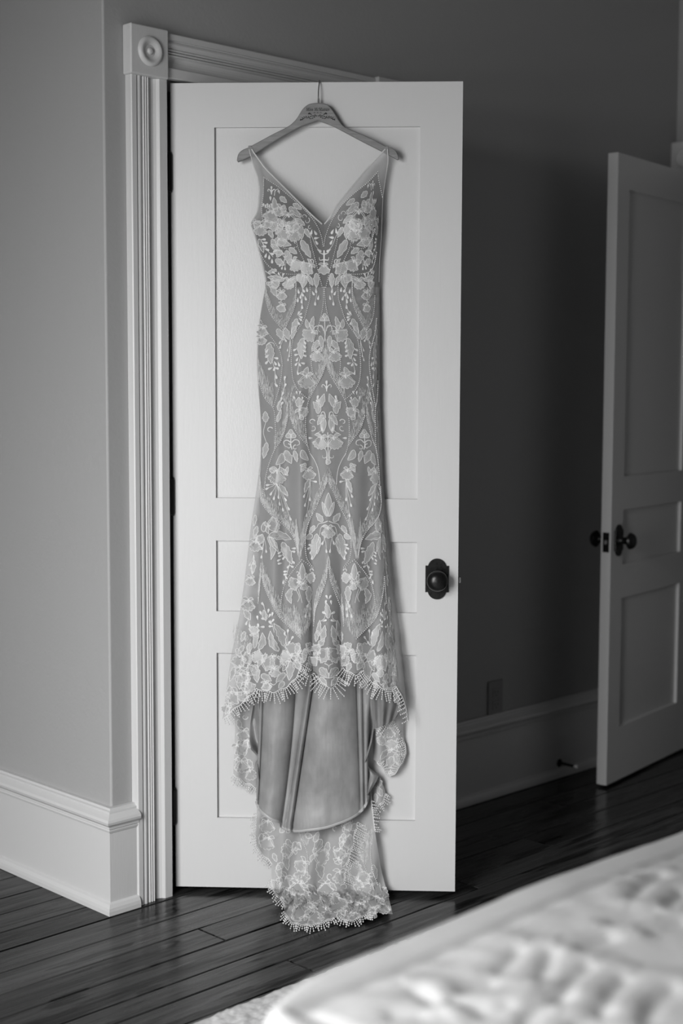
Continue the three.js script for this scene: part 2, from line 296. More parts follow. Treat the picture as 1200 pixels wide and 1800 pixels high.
{
  const d = new THREE.Group(); d.name = 'door_1'; d.position.copy(DO); d.rotation.y = -DA; scene.add(d);
  tag(d, 'white three-panel door standing half open with the lace gown hung on it', 'door', null, 'structure');
  doorSlab(d, DW, DY0, DY1, 0.035, [0.1085, 0.1035], [[0.196, 0.6255], [0.7325, 0.9130], [1.0210, 1.9380]], 0);
  knobSet(d, 0.6665, 0.8205, 0, 1); knobSet(d, 0.6665, 0.8205, -0.035, -1);
  mesh('latch_bolt', [box(DW, DW + 0.007, 0.809, 0.823, -0.026, -0.012)], M.brass, d); mesh('latch_plate', box(DW - 0.001, DW + 0.0012, 0.787, 0.845, -0.029, -0.007), M.dark, d);
  for (const yc of [1.829, 1.024, 0.226]) {
    const h = mesh('hinge', [new THREE.CylinderGeometry(0.0062, 0.0062, 0.086, 14).translate(-0.001, yc, 0.0045), ...[-0.045, 0.045].map((o) => new THREE.SphereGeometry(0.0052, 10, 8).translate(-0.001, yc + o, 0.0045)), box(-0.0035, -0.0005, yc - 0.043, yc + 0.043, -0.03, 0.003)], M.dark, d);
    void h;
  }
}
const FA = 0.1546, FW = 0.640;
{
  const F = new V3(1.8053, 0, 0.2125);
  const d = new THREE.Group(); d.name = 'door_2'; d.position.copy(F); d.rotation.y = FA; scene.add(d);
  tag(d, 'dim three-panel door folded back towards the wall with the outlet', 'door', null, 'structure');
  doorSlab(d, FW, 0.009, 2.036, 0.035, [0.086, 0.092], [[0.187, 0.6155], [0.7265, 0.9050], [1.0130, 1.9290]], 0);
  knobSet(d, 0.052, 0.808, 0, 1); knobSet(d, 0.052, 0.808, -0.035, -1);
  mesh('latch_plate', box(-0.0012, 0.001, 0.772, 0.836, -0.0285, -0.0065), M.dark, d); mesh('latch_bolt', new RoundedBoxGeometry(0.010, 0.014, 0.009, 2, 0.002).translate(-0.005, 0.805, -0.0165), M.brass, d);
  for (const yc of [1.829, 1.024, 0.226]) mesh('hinge', new THREE.CylinderGeometry(0.006, 0.006, 0.086, 12).translate(FW + 0.003, yc, -0.039), M.dark, d);
}

// ---------------------------------------------------------------- pixel -> point in the door's frame (x along the door, y up, z out of its face)
const camL = new V3(CAM.clone().sub(DO).dot(da), CAM.y, CAM.clone().sub(DO).dot(dn));
const bR = [right.dot(da), right.y, right.dot(dn)], bU = [up.dot(da), up.y, up.dot(dn)], bF = [fwd.dot(da), fwd.y, fwd.dot(dn)];
function DP(px, py, d) {
  const a = (px - 600) / FPX, b = -(py - 900) / FPX;
  const rx = bF[0] + bR[0] * a + bU[0] * b, ry = bF[1] + bR[1] * a + bU[1] * b, rz = bF[2] + bR[2] * a + bU[2] * b, t = (d - camL.z) / rz;
  return [camL.x + rx * t, camL.y + ry * t, d];
}
function dFor(px, py, y) {  // distance from the door at which the pixel's line is at height y
  const a = (px - 600) / FPX, b = -(py - 900) / FPX, ry = bF[1] + bR[1] * a + bU[1] * b, rz = bF[2] + bR[2] * a + bU[2] * b;
  return camL.z + rz * (y - camL.y) / ry;
}
function localThing(name, label, category) { const o = thing(name, label, category, [DO.x, 0, DO.z], -DA); return o; }

// ---------------------------------------------------------------- hanger
{
  const h = localThing('clothes_hanger', 'wooden hanger printed with a name, hooked over the white door', 'hanger');
  const zp = (x, y) => { const p = DP(400 + x / 3.636, 130 + y / 3.636, 0.020); return new THREE.Vector2(p[0], p[1]); };
  const upper = [[60, 555], [64, 528], [75, 505], [100, 485], [135, 470], [220, 424], [300, 381], [380, 341], [415, 315], [445, 282], [480, 226], [515, 197], [548, 189], [580, 187], [612, 190], [645, 203], [680, 246], [712, 300], [740, 334], [775, 353], [900, 406], [1015, 466], [1050, 474], [1075, 494], [1090, 522], [1095, 545]].map((p) => zp(...p));
  const lower = [[1082, 548], [1000, 503], [850, 427], [700, 347], [630, 316], [580, 299], [530, 316], [450, 348], [300, 432], [150, 527], [66, 563]].map((p) => zp(...p));
  const sp = (a) => new THREE.SplineCurve(a).getPoints(a.length * 4);
  const e = new THREE.ExtrudeGeometry(new THREE.Shape([...sp(upper), ...sp(lower.slice(0, 6)), ...sp(lower.slice(5)).slice(1)]), { depth: 0.008, bevelEnabled: true, bevelThickness: 0.003, bevelSize: 0.0022, bevelOffset: -0.002, bevelSegments: 3 });
  e.translate(0, 0, 0.014); const bd = mesh('body', e, M.wood, h);
  const top = DP(559.5, 182, 0.020), ty = DY1;
  mesh('hook', tube([[top[0], top[1] - 0.01, 0.019], [top[0], top[1] + 0.03, 0.019], [top[0] + 0.001, ty - 0.006, 0.010], [top[0] + 0.001, ty + 0.0035, 0.001], [top[0] + 0.001, ty + 0.0045, -0.016], [top[0] + 0.001, ty + 0.001, -0.035], [top[0], ty - 0.02, -0.041], [top[0], ty - 0.035, -0.040]], 0.0016, 50, 8), M.wire, h);
  mesh('collar', new THREE.CylinderGeometry(0.0026, 0.0026, 0.012, 12).translate(top[0], top[1] + 0.006, 0.019), M.wire, h);
  // printed lettering and sprigs: one flat print on the front face
  const cv = document.createElement('canvas'); cv.width = 1024; cv.height = 512; const c = cv.getContext('2d');
  c.clearRect(0, 0, 1024, 512); c.fillStyle = '#0a0a0a'; c.strokeStyle = '#0a0a0a'; c.textAlign = 'center';
  c.font = 'italic bold 150px serif'; c.fillText('Miss McManus', 512, 160, 680);
  c.font = 'bold 46px sans-serif'; c.fillText('06 . 08 . 19', 512, 236, 230);
  const leafy = (x, y, r, a) => { c.beginPath(); c.ellipse(x, y, r, r * 0.52, a, 0, Math.PI * 2); c.fill(); };
  for (const s of [-1, 1]) {
    const X = (x) => 512 + s * x;
    c.lineWidth = 9; c.beginPath(); c.moveTo(X(10), 330); c.bezierCurveTo(X(120), 300, X(170), 330, X(230), 380); c.bezierCurveTo(X(300), 420, X(360), 360, X(470), 455); c.stroke();
    c.beginPath(); c.moveTo(X(70), 330); c.bezierCurveTo(X(100), 400, X(180), 440, X(250), 415); c.stroke();
    for (const [x, y, r, a] of [[30, 330, 26, 0.4], [70, 300, 24, -0.6], [110, 330, 28, 0.5], [90, 372, 28, 1], [150, 330, 24, -0.4], [150, 410, 28, 0.3], [200, 350, 26, 0.8], [215, 425, 26, -0.3], [250, 385, 30, 0.2], [265, 345, 22, -0.9], [300, 400, 26, 0.5], [330, 350, 26, -0.8], [350, 390, 22, 0.6], [390, 365, 24, -0.5], [400, 415, 28, 0.7], [440, 400, 24, -0.9], [450, 455, 32, 0.2], [490, 450, 26, -0.6], [500, 480, 24, 0.3], [210, 255, 30, -0.6], [245, 235, 28, 0.6], [255, 262, 28, -0.2], [185, 290, 20, 0.6]]) leafy(X(x), y, r, s * a);
  }
  const t = new THREE.CanvasTexture(cv); t.colorSpace = THREE.SRGBColorSpace;
  const p0 = DP(527, 213.5, 0.0252), p1 = DP(589, 187, 0.0252);
  const pg = new THREE.PlaneGeometry(p1[0] - p0[0], p1[1] - p0[1]); pg.translate((p0[0] + p1[0]) / 2, (p0[1] + p1[1]) / 2 + 0.0005, 0.0253);
  mesh('printed_name', pg, new THREE.MeshStandardMaterial({ map: t, transparent: true, roughness: 0.7 }), bd).userData.label = 'dark script name, date and leafy sprigs';
}

// ---------------------------------------------------------------- wedding dress
const dress = localThing('wedding_dress', 'long lace wedding dress with plunging neckline and pearl fringe hanging on the door', 'dress');
// silhouette in the photograph
const silL = byY([[436, 258], [437, 264], [444, 289.5], [452, 311.5], [455, 333.5], [453.6, 358], [451, 374], [445, 384], [441, 391], [441, 397], [445, 408], [452, 432.5], [459, 460], [466, 492], [466, 507], [461, 530], [456, 560], [452, 600], [451, 640], [453, 680], [457, 720], [459, 760], [457, 810], [452, 850], [447, 885], [440, 930], [431, 1010], [421, 1080], [411, 1130], [402, 1170], [396, 1215], [391, 1264]]);
const silR = byY([[682, 258], [683, 284], [679, 311.5], [674, 344.5], [672.5, 377.5], [671, 419], [668, 460], [667, 507], [668, 560], [668, 700], [671, 780], [674, 860], [680, 910], [686, 960], [693, 1040], [703, 1110], [711, 1190], [719, 1268]]);
const neckL = byY([[442, 258], [444, 264], [466, 295], [496, 325], [524, 353], [548.5, 377.5], [568, 395]]);
const neckR = byY([[678, 258], [676, 262], [647.5, 292], [620, 325], [592.5, 358], [576, 386], [568, 395]]);
const cenLine = [[300, 569], [505, 569.5], [560, 570.5], [640, 573], [700, 574.5], [800, 576.5], [1000, 577], [1200, 578], [1300, 578]];
const cen = (py) => poly(cenLine, py);
const dC = [[258, 0.019], [290, 0.028], [335, 0.046], [385, 0.058], [440, 0.052], [505, 0.046], [600, 0.068], [700, 0.072], [800, 0.066], [900, 0.074], [1000, 0.084], [1100, 0.094], [1200, 0.104], [1280, 0.11]];
const dE = [[258, 0.017], [400, 0.012], [505, 0.012], [700, 0.014], [900, 0.016], [1100, 0.028], [1280, 0.045]];
const gs = (x, y, cx, cy, sx, sy) => Math.exp(-(((x - cx) / sx) ** 2 + ((y - cy) / sy) ** 2));
function DF(px, py) {                       // front of the gown: distance from the door
  const L = poly(silL, py), R = poly(silR, py), u = clamp((px - L) / (R - L), 0, 1), e = poly(dE, py), c = poly(dC, py);
  let d = e + (c - e) * Math.pow(Math.max(0, Math.sin(Math.PI * u)), 0.62);
  d += 0.020 * gs(px, py, 500, 392, 34, 42) + 0.020 * gs(px, py, 636, 392, 30, 42);
  d -= 0.007 * gs(px, py, 569, 440, 14, 60);
  const k = sstep(640, 1150, py);
  d += k * 0.0075 * Math.cos(2 * Math.PI * (px - 577) / 49) * sstep(0, 0.15, u) * sstep(0, 0.15, 1 - u);
  const q = sstep(960, 1150, py);
  d -= q * 0.022 * (Math.exp(-Math.abs(px - 549) / 4) + Math.exp(-Math.abs(px - 599) / 4) * 0.8);
  d += 0.0035 * (fbm(px / 34, py / 130, 201, 3) - 0.5) * sstep(505, 560, py) + 0.004 * gs(px, py, 650, 520, 20, 16) * Math.sin(py / 3.2 + px / 9);
  // a soft pleat falling from the left hip
  d += 0.006 * sstep(600, 700, py) * sstep(1100, 900, py) * Math.cos(2 * Math.PI * (px - 526) / 46) * sstep(0.02, 0.2, u) * sstep(0.5, 0.42, u);
  return d;
}
function resample(pts, n) {
  const L = [0]; for (let i = 1; i < pts.length; i++) L.push(L[i - 1] + Math.hypot(pts[i][0] - pts[i - 1][0], pts[i][1] - pts[i - 1][1]));
  const T = L[L.length - 1], out = []; let k = 1;
  for (let i = 0; i < n; i++) { const s = T * i / (n - 1); while (k < pts.length - 1 && L[k] < s) k++; const t = clamp((s - L[k - 1]) / Math.max(1e-9, L[k] - L[k - 1]), 0, 1); out.push([lerp(pts[k - 1][0], pts[k][0], t), lerp(pts[k - 1][1], pts[k][1], t)]); }
  return out;
}
function smooth(pts, n = 6) { const c = new THREE.CatmullRomCurve3(pts.map((p) => new V3(p[0], p[1], 0)), false, 'centripetal'); return c.getPoints((pts.length - 1) * n).map((p) => [p.x, p.y]); }
function sheet(name, rows, D, nu, nv, m, parent = dress) {  // cloth lofted through rows of photograph points, at distance D from the door
  const R = rows.map((r) => r.length === nu ? r : resample(r, nu)), pos = [], uv = [], idx = [];
  for (let j = 0; j < nv; j++) {
    const f = j / (nv - 1) * (R.length - 1), k = Math.min(R.length - 2, Math.floor(f)), t = f - k;
    for (let i = 0; i < nu; i++) {
      const x = lerp(R[k][i][0], R[k + 1][i][0], t), y = lerp(R[k][i][1], R[k + 1][i][1], t), p = DP(x, y, D(x, y, i / (nu - 1), j / (nv - 1)));
      pos.push(...p); uv.push(p[0], p[1]);
    }
  }
  for (let j = 0; j + 1 < nv; j++) for (let i = 0; i + 1 < nu; i++) { const a = j * nu + i, b = a + 1, c = a + nu, d = c + 1; idx.push(a, c, b, b, c, d); }
  const g = new THREE.BufferGeometry(); g.setAttribute('position', new THREE.Float32BufferAttribute(pos, 3)); g.setAttribute('uv', new THREE.Float32BufferAttribute(uv, 2)); g.setIndex(idx); g.computeVertexNormals();
  return mesh(name, g, m, parent);
}
// hem of the front lace, left to right
const hem = [[391, 1264], [412, 1246], [432, 1228], [450, 1212], [466, 1214], [483, 1216], [500, 1209], [514, 1198], [524, 1184], [530, 1166], [536, 1172], [541, 1184], [547, 1186], [552, 1180], [558, 1186], [568, 1202], [580, 1209], [591, 1202], [596, 1180], [605, 1172], [614, 1181], [625, 1185], [636, 1178], [644, 1184], [655, 1198], [668, 1207], [681, 1210], [694, 1206], [703, 1214], [711, 1236], [719, 1268]];
const B1R = [[664, 302], [666, 318], [669, 332], [672, 346]], B2R = [[664, 302], [647, 320], [620, 342], [598, 364], [581.5, 391], [572, 416], [569.5, 432]];
const DS = (x, y) => y < 266 ? 0.027 : lerp(Math.max(DF(x, y), 0.0275 - 0.003 * sstep(270, 285, y)), DF(x, y), sstep(278, 300, y));
const B1 = [[463.8, 311.5], [463, 339], [460, 366], [462, 386], [469, 405], [480, 421], [490, 431], [504, 437], [521, 434]], B2 = [[466, 313], [491, 330], [518, 353], [543, 377], [557, 396], [565, 416], [568, 432.5]];
const ident = (x, y) => [x, y];
const mirror = (x, y) => {
  const c = cen(y), o = c - x, R = poly(silR, y) - c - 1, s = 70;
  const y2 = y - 10 * sstep(440, 330, y);
  return [c + (o < s || R < s ? Math.min(o, R) : s + (R - s) * (1 - Math.exp(-(o - s) / Math.max(8, R - s)))), y2];
};
{ // bodice halves, straps, back
  const rowsL = [], rowsR = [], stL = [], stR = [];
  // darker boned panel inside the pearl lines, sheer tulle over it reaching up to the straps
  const inL = (y) => y < 386 ? poly(byY(B1.slice(0, 4)), y) : lerp(462, poly(silL, y), sstep(384, 396, y)), inN = (y) => y < 380 ? poly(byY(B2.slice(0, 5)), y) : y < 395 ? lerp(poly(byY(B2.slice(0, 5)), y), poly(neckL, y), sstep(380, 394, y)) : 569;
  const bandA = [], bandN = [], bandAR = [], bandNR = [];
  for (let y = 314; y <= 507; y += 3.2) {
    const l = inL(y), n = Math.max(inN(y), l + 1), ny = y - 12 * sstep(440, 330, y), nx = ny < 391 ? poly(byY(B2R), ny) : 569, nx2 = ny < 380 ? nx : ny < 395 ? lerp(nx, poly(neckR, ny), sstep(380, 392, ny)) : 569, lx = ny < 346 ? poly(byY(B1R), ny) : poly(silR, ny);
    rowsL.push([[l, y], [n, y]]); rowsR.push([[Math.min(nx2, lx - 1), ny], [lx, ny]]);
    if (y < 398) { bandA.push([[poly(silL, y), y], [l, y]]); bandN.push([[n, y], [Math.max(n + 0.5, y < 395 ? poly(neckL, y) : 569), y]]); if (ny < 347) bandAR.push([[lx, ny], [Math.max(lx + 0.2, poly(silR, ny)), ny]]); bandNR.push([[Math.min(nx2 - 0.3, ny < 395 ? poly(neckR, ny) : 569), ny], [Math.min(nx2, lx - 1), ny]]); }
  }
  rowsL.push([[poly(silL, 507), 507], [569, 507]]); rowsR.push([[569, 507], [poly(silR, 507), 507]]);
  const DB = (x, y) => DF(x, y) - 0.0006;
  sheet('bodice_panel', rowsL, DB, 44, 90, M.bodice); sheet('bodice_panel', rowsR, DB, 44, 90, M.bodice);
  for (const r of [bandA, bandAR]) sheet('armhole_band', r, DF, 8, 50, M.tulleStrap).userData.label = 'sheer tulle edge of the armhole';
  for (const r of [bandN, bandNR]) sheet('neckline_band', r, DF, 8, 50, M.tulleStrap).userData.label = 'sheer tulle edge of the neckline';
  for (let y = 258; y <= 314; y += 4) { stL.push([[poly(silL, y), y], [poly(neckL, y), y]]); if (y <= 298) stR.push([[poly(neckR, y), y], [poly(silR, y), y]]); }
  stR.push([[poly(neckR, 302), 302], [poly(silR, 302), 302]]);
  sheet('strap', stL, DS, 14, 30, M.tulleStrap).userData.label = 'sheer tulle strap'; sheet('strap', stR, DS, 14, 30, M.tulleStrap).userData.label = 'sheer tulle strap';
  // strap loops over the hanger arm and back straps behind it
  const bk = () => 0.0085;
  const rb = [], bl = [], br = [];
  for (let y = 400; y <= 507; y += 12) rb.push([[poly(silL, y) + 4, y], [poly(silR, y) - 4, y]]);
  sheet('bodice_back', rb, (x, y, u) => 0.006 + 0.004 * Math.sin(Math.PI * u), 20, 20, M.bodiceBack);
  for (let y = 258; y <= 402; y += 8) { bl.push([[poly(silL, y) + 1.5, y], [poly(silL, y) + lerp(5, 16, sstep(258, 402, y)), y]]); br.push([[poly(silR, y) - lerp(5, 14, sstep(258, 402, y)), y], [poly(silR, y) - 1.5, y]]); }
  sheet('back_strap', bl, bk, 5, 30, M.tulleStrap); sheet('back_strap', br, bk, 5, 30, M.tulleStrap);
  for (const [x0, x1] of [[436, 442.5], [677.5, 682.5]]) {
    const g = [], a = DP(x0, 258, 0.027), b = DP(x1, 258, 0.027), w = b[0] - a[0], pts = [[0.027, 0], [0.0262, 0.0022], [0.022, 0.0035], [0.015, 0.0032], [0.0105, 0.001], [0.0085, -0.002]];
    const pos = [], idx = []; pts.forEach(([d, dy]) => { for (const f of [0, 1]) pos.push(a[0] + w * f, a[1] + dy, d); }); for (let i = 0; i + 1 < pts.length; i++) { const k = i * 2; idx.push(k, k + 1, k + 2, k + 1, k + 3, k + 2); }
    const q = new THREE.BufferGeometry(); q.setAttribute('position', new THREE.Float32BufferAttribute(pos, 3)); q.setAttribute('uv', new THREE.Float32BufferAttribute(pos.filter((_, i) => i % 3 < 2), 2)); q.setIndex(idx); q.computeVertexNormals(); g.push(q);
    mesh('strap_loop', q, M.tulleStrap, dress);
  }
}
{ // overskirt of sheer tulle
  const rows = []; for (let y = 505; y < 1150; y += 8) rows.push([[poly(silL, y), y], [poly(silR, y), y]]);
  rows.push([[poly(silL, 1150), 1150], [poly(silR, 1150), 1150]]);
  // rows down to the scalloped hem
  const hemR = resample(hem, 160), mk = (t) => hemR.map(([x, y], i) => { const u = i / 159, x0 = lerp(poly(silL, 1150), poly(silR, 1150), u); return [lerp(x0, x, t), lerp(1150, y, t)]; });
  const upper = sheet('tulle_overskirt', rows, DF, 100, 260, M.tulle);
  void upper; sheet('tulle_hem', [0, 0.2, 0.4, 0.6, 0.8, 1].map(mk), DF, 160, 26, M.tulle);
}
// satin lining under the tulle and hanging below the lace hem
const linL = byY([[466, 505], [457, 560], [453, 620], [455, 690], [459, 750], [459, 800], [456, 860], [455, 950], [454, 1050], [454, 1150], [455, 1228], [454, 1300], [451, 1395], [450, 1410]]);
const linR = byY([[666, 505], [667, 700], [670, 790], [672, 860], [677, 930], [676, 1020], [668, 1120], [655, 1200], [648, 1260], [646, 1330], [647, 1400]]);
const foldB = (py) => { const t = (py - 1200) / 250, c = clamp(t, 0, 1); return [poly(linL, py) - 0.5, poly(linL, py) + lerp(8, 3, c), lerp(519, 494, Math.pow(c, 1.5)), lerp(540, 503, c), lerp(551, 514, c), lerp(626, 634, c), lerp(637, 641, c), poly(linR, py) + 0.5]; };
const foldH = [0.007, 0.026, 0.003, 0.019, 0.031, 0.010, 0.010];
function DL(px, py) {
  const a = DF(px, py) - 0.008;
  const b = foldB(py); let h = 0;
  for (let i = 0; i < 7; i++) if (px >= b[i] && px <= b[i + 1]) { const t = (px - b[i]) / (b[i + 1] - b[i]); h = foldH[i] * Math.pow(Math.max(0, 1 - (2 * t - 1) ** 2), 0.55); if (i === 4) h *= 1 - 0.25 * t; }
  const lo = 0.036 + h + 0.006 * (fbm(px / 30, py / 60, 301, 3) - 0.5) + 0.010 * sstep(1380, 1460, py);
  return Math.max(0.008, lerp(a, lo, sstep(1120, 1215, py)));
}
const lhem = [[450, 1410], [452, 1417], [457, 1427], [470, 1438], [482, 1444], [493, 1448], [495, 1456], [504, 1460], [511, 1462], [522, 1463], [540, 1461.5], [560, 1459], [575, 1456], [590, 1451], [606, 1445], [622, 1437], [634, 1428], [641, 1419], [645, 1410], [647, 1400]];
{
  const rows = []; for (let y = 507; y <= 1130; y += 12) rows.push([[poly(linL, y), y], [poly(linR, y), y]]);
  sheet('satin_lining', rows, DL, 110, 160, M.lining).userData.label = 'smooth satin lining seen through the tulle';
  const NC = [10, 30, 10, 14, 40, 10, 10], cols = (y) => { const b = foldB(y), o = []; NC.forEach((n, i) => { for (let k = 0; k < n; k++) o.push(lerp(b[i], b[i + 1], (1 - Math.cos(Math.PI * k / n)) / 2)); }); o.push(b[7]); return o; };
  const N = NC.reduce((p, q) => p + q, 1), low = []; for (let y = 1118; y <= 1388; y += 6) low.push(cols(y).map((x) => [x, y]));
  for (let k = 0; k <= 12; k++) low.push(cols(1394 + k * 4).map((x) => { const xx = clamp(x, 450.5, 646.5); return [xx, lerp(1394, poly(lhem, xx), k / 12)]; }));
  sheet('satin_flounce', low, DL, N, low.length * 3, M.lining).userData.label = 'smooth grey satin lining with deep folds below the lace';
  // ruffled side edges of the lining
  const ruf = (name, outer, inner) => sheet(name, inner.map((p, i) => [p, outer[i]]), (x, y, u, v) => 0.034 + 0.016 * u * Math.sin(v * 15) + 0.008 * Math.sin(u * 5 + v * 6), 16, 60, M.lining);
  ruf('lining_ruffle', [[650, 1205], [653, 1235], [657, 1262], [657, 1278], [653, 1305], [646, 1328], [641, 1341], [652, 1352], [666, 1363], [661, 1374], [650, 1392]], [[640, 1205], [640, 1230], [640, 1255], [640, 1275], [640, 1300], [639, 1320], [638, 1338], [640, 1352], [642, 1365], [643, 1380], [644, 1398]]);
  ruf('lining_ruffle', [[449, 1222], [444, 1245], [440, 1270], [438, 1300], [441, 1318], [454, 1331], [448, 1342], [452, 1368]], [[458, 1222], [458, 1245], [458, 1270], [458, 1300], [458, 1316], [458, 1330], [457, 1345], [456, 1370]]);
}
// back lace: train, side panels
const trainRows = [
  [[452, 1372], [650, 1372]], [[452, 1400], [653, 1400]], [[451, 1430], [656, 1430]], [[450, 1462], [659, 1462]], [[452, 1488], [663, 1488]], [[466, 1506], [666, 1506]], [[477, 1520], [668, 1520]], [[477, 1545], [674, 1545]],
  [[479, 1560], [500, 1562], [600, 1566], [678, 1560]], [[486, 1573], [520, 1580], [600, 1583], [683, 1578]], [[498, 1590], [530, 1598], [600, 1598], [687, 1594]],
  [[500, 1604], [512, 1622], [530, 1626], [548, 1627], [570, 1621], [587, 1614], [598, 1611], [612, 1619], [622, 1618], [640, 1609], [655, 1603], [670, 1605], [690, 1607]],
];
function DT(px, py) {
  const f = 0.017 + 0.009 * Math.sin(px / 8.5 + 1.2 * Math.sin(py / 60)) + 0.010 * fbm(px / 22, py / 70, 401, 3) + 0.015 * sstep(1430, 1560, py);
  const y = 0.007 + 0.020 * sstep(1628, 1575, py) * fbm(px / 13, py / 9, 411, 3) + 0.006 * Math.abs(Math.sin(px / 9 + py / 13)) * sstep(1628, 1600, py);
  const fl = dFor(px, py, y);
  return fl > f - 0.03 ? (f + fl) / 2 + Math.sqrt(((f - fl) / 2) ** 2 + 0.00006) : f;
}
sheet('lace_train', trainRows, DT, 130, 170, M.trainTulle).userData.label = 'long back train of lace pooling on the floor';
const DSide = (px, py) => 0.012 + 0.006 * Math.sin(px / 5) + 0.004 * Math.sin(py / 14);
const sideL = [[[414, 1236], [456, 1222]], [[413, 1275], [455, 1275]], [[412, 1320], [453, 1325]], [[410, 1360], [428, 1373], [452, 1384]]];
const sideR = [[[652, 1235], [690, 1256], [708, 1258]], [[654, 1285], [690, 1275], [709, 1296]], [[655, 1310], [690, 1310], [713, 1318]], [[656, 1335], [670, 1345], [684, 1365], [699, 1352], [711, 1330]]];
const sideR2 = [[[645, 1360], [668, 1366]], [[646, 1395], [676, 1388]], [[650, 1425], [670, 1412], [678, 1398]]];
sheet('tulle_layer', [[[648, 1192], [706, 1200]], [[652, 1235], [712, 1238]], [[657, 1282], [680, 1273], [696, 1262]]], (x, y, u) => DF(x, y) - 0.02 + 0.004 * Math.sin(u * 22), 30, 24, M.bodice).userData.label = 'plain grey tulle hanging behind the beaded hem';
sheet('lace_side_panel', sideL, DSide, 24, 40, M.trainTulle); sheet('lace_side_panel', sideR, DSide, 30, 40, M.trainTulle); sheet('lace_side_panel', sideR2, DSide, 20, 24, M.trainTulle);

// ---- embroidery: ribbons, filled petals and pearls raised on the cloth
class Emb {
  constructor(D, T = ident) { this.split = false; this.D = D; this.T = T; this.p = []; this.c = []; this.i = []; this.beads = []; }
  v(x, y, h, c) { const [a, b] = this.T(x, y), q = DP(a, b, this.D(a, b) + h); this.p.push(...q); this.c.push(c, c, c); return this.p.length / 3 - 1; }
  ribbon(pts, w, c = 0.74, h = 0.0016) {   // w: width in photograph pixels, number or function of t
    if (pts.length < 2) return this;
    const n = pts.length; let last = null;
    for (let k = 0; k < n; k++) {
      const a = pts[Math.max(0, k - 1)], b = pts[Math.min(n - 1, k + 1)], l = Math.hypot(b[0] - a[0], b[1] - a[1]) || 1, nx = -(b[1] - a[1]) / l, ny = (b[0] - a[0]) / l, ww = (typeof w === 'function' ? w(k / (n - 1)) : w) / 2, [x, y] = pts[k];
      const r = [this.v(x + nx * ww, y + ny * ww, 0.0004, c), this.v(x, y, h, c), this.v(x - nx * ww, y - ny * ww, 0.0004, c)];
      if (last) this.i.push(last[0], r[0], last[1], r[0], r[1], last[1], last[1], r[1], last[2], r[1], r[2], last[2]);
      last = r;
    }
    return this;
  }
  fill(pts, c = 0.52, h = 0.0008) {
    let cx = 0, cy = 0; for (const p of pts) { cx += p[0]; cy += p[1]; } cx /= pts.length; cy /= pts.length;
    const o = this.v(cx, cy, h * 1.5, c), r = pts.map((p) => this.v(p[0], p[1], h * 0.5, c));
    for (let k = 0; k < r.length; k++) this.i.push(o, r[k], r[(k + 1) % r.length]);
    return this;
  }
  bead(x, y, r = 1.05) { this.beads.push([x, y, r]); return this; }
  build(name, parent = dress) {
    let o = null;
    if (this.i.length) {
      const g = new THREE.BufferGeometry(); g.setAttribute('position', new THREE.Float32BufferAttribute(this.p, 3)); g.setAttribute('color', new THREE.Float32BufferAttribute(this.c, 3)); g.setIndex(this.i); g.computeVertexNormals();
      o = mesh(name, g, M.thread, parent);
    }
    if (this.beads.length) {
      const pos = [], idx = [];
      for (const [x, y, r] of this.beads) {
        const [a, b] = this.T(x, y), c = DP(a, b, this.D(a, b) + 0.0012), R = r * 0.00136, s = pos.length / 3; // a ball of 5 rings
        const NS = 8, NR = 4; pos.push(c[0], c[1] + R, c[2]);
        for (let j = 1; j < NR; j++) for (let k = 0; k < NS; k++) { const th = Math.PI * j / NR, ph = 2 * Math.PI * k / NS; pos.push(c[0] + R * Math.sin(th) * Math.cos(ph), c[1] + R * Math.cos(th), c[2] + R * Math.sin(th) * Math.sin(ph)); }
        pos.push(c[0], c[1] - R, c[2]);
        for (let k = 0; k < NS; k++) { const k2 = (k + 1) % NS; idx.push(s, s + 1 + k2, s + 1 + k); for (let j = 0; j < NR - 2; j++) { const A = s + 1 + j * NS; idx.push(A + k, A + k2, A + NS + k, A + k2, A + NS + k2, A + NS + k); } const B = s + 1 + (NR - 2) * NS; idx.push(B + k, B + k2, s + 1 + (NR - 1) * NS); }
      }
      const g = new THREE.BufferGeometry(); g.setAttribute('position', new THREE.Float32BufferAttribute(pos, 3)); g.setIndex(idx); g.computeVertexNormals();
      const b = mesh(o ? 'pearls' : name, g, M.pearl, o || parent); if (!o) o = b;
    }
    return o;
  }
}
const TH = 0.64, FI = 0.31;
function rot(pts, x, y, a) { const c = Math.cos(a), s = Math.sin(a); return pts.map(([p, q]) => [x + p * c - q * s, y + p * s + q * c]); }
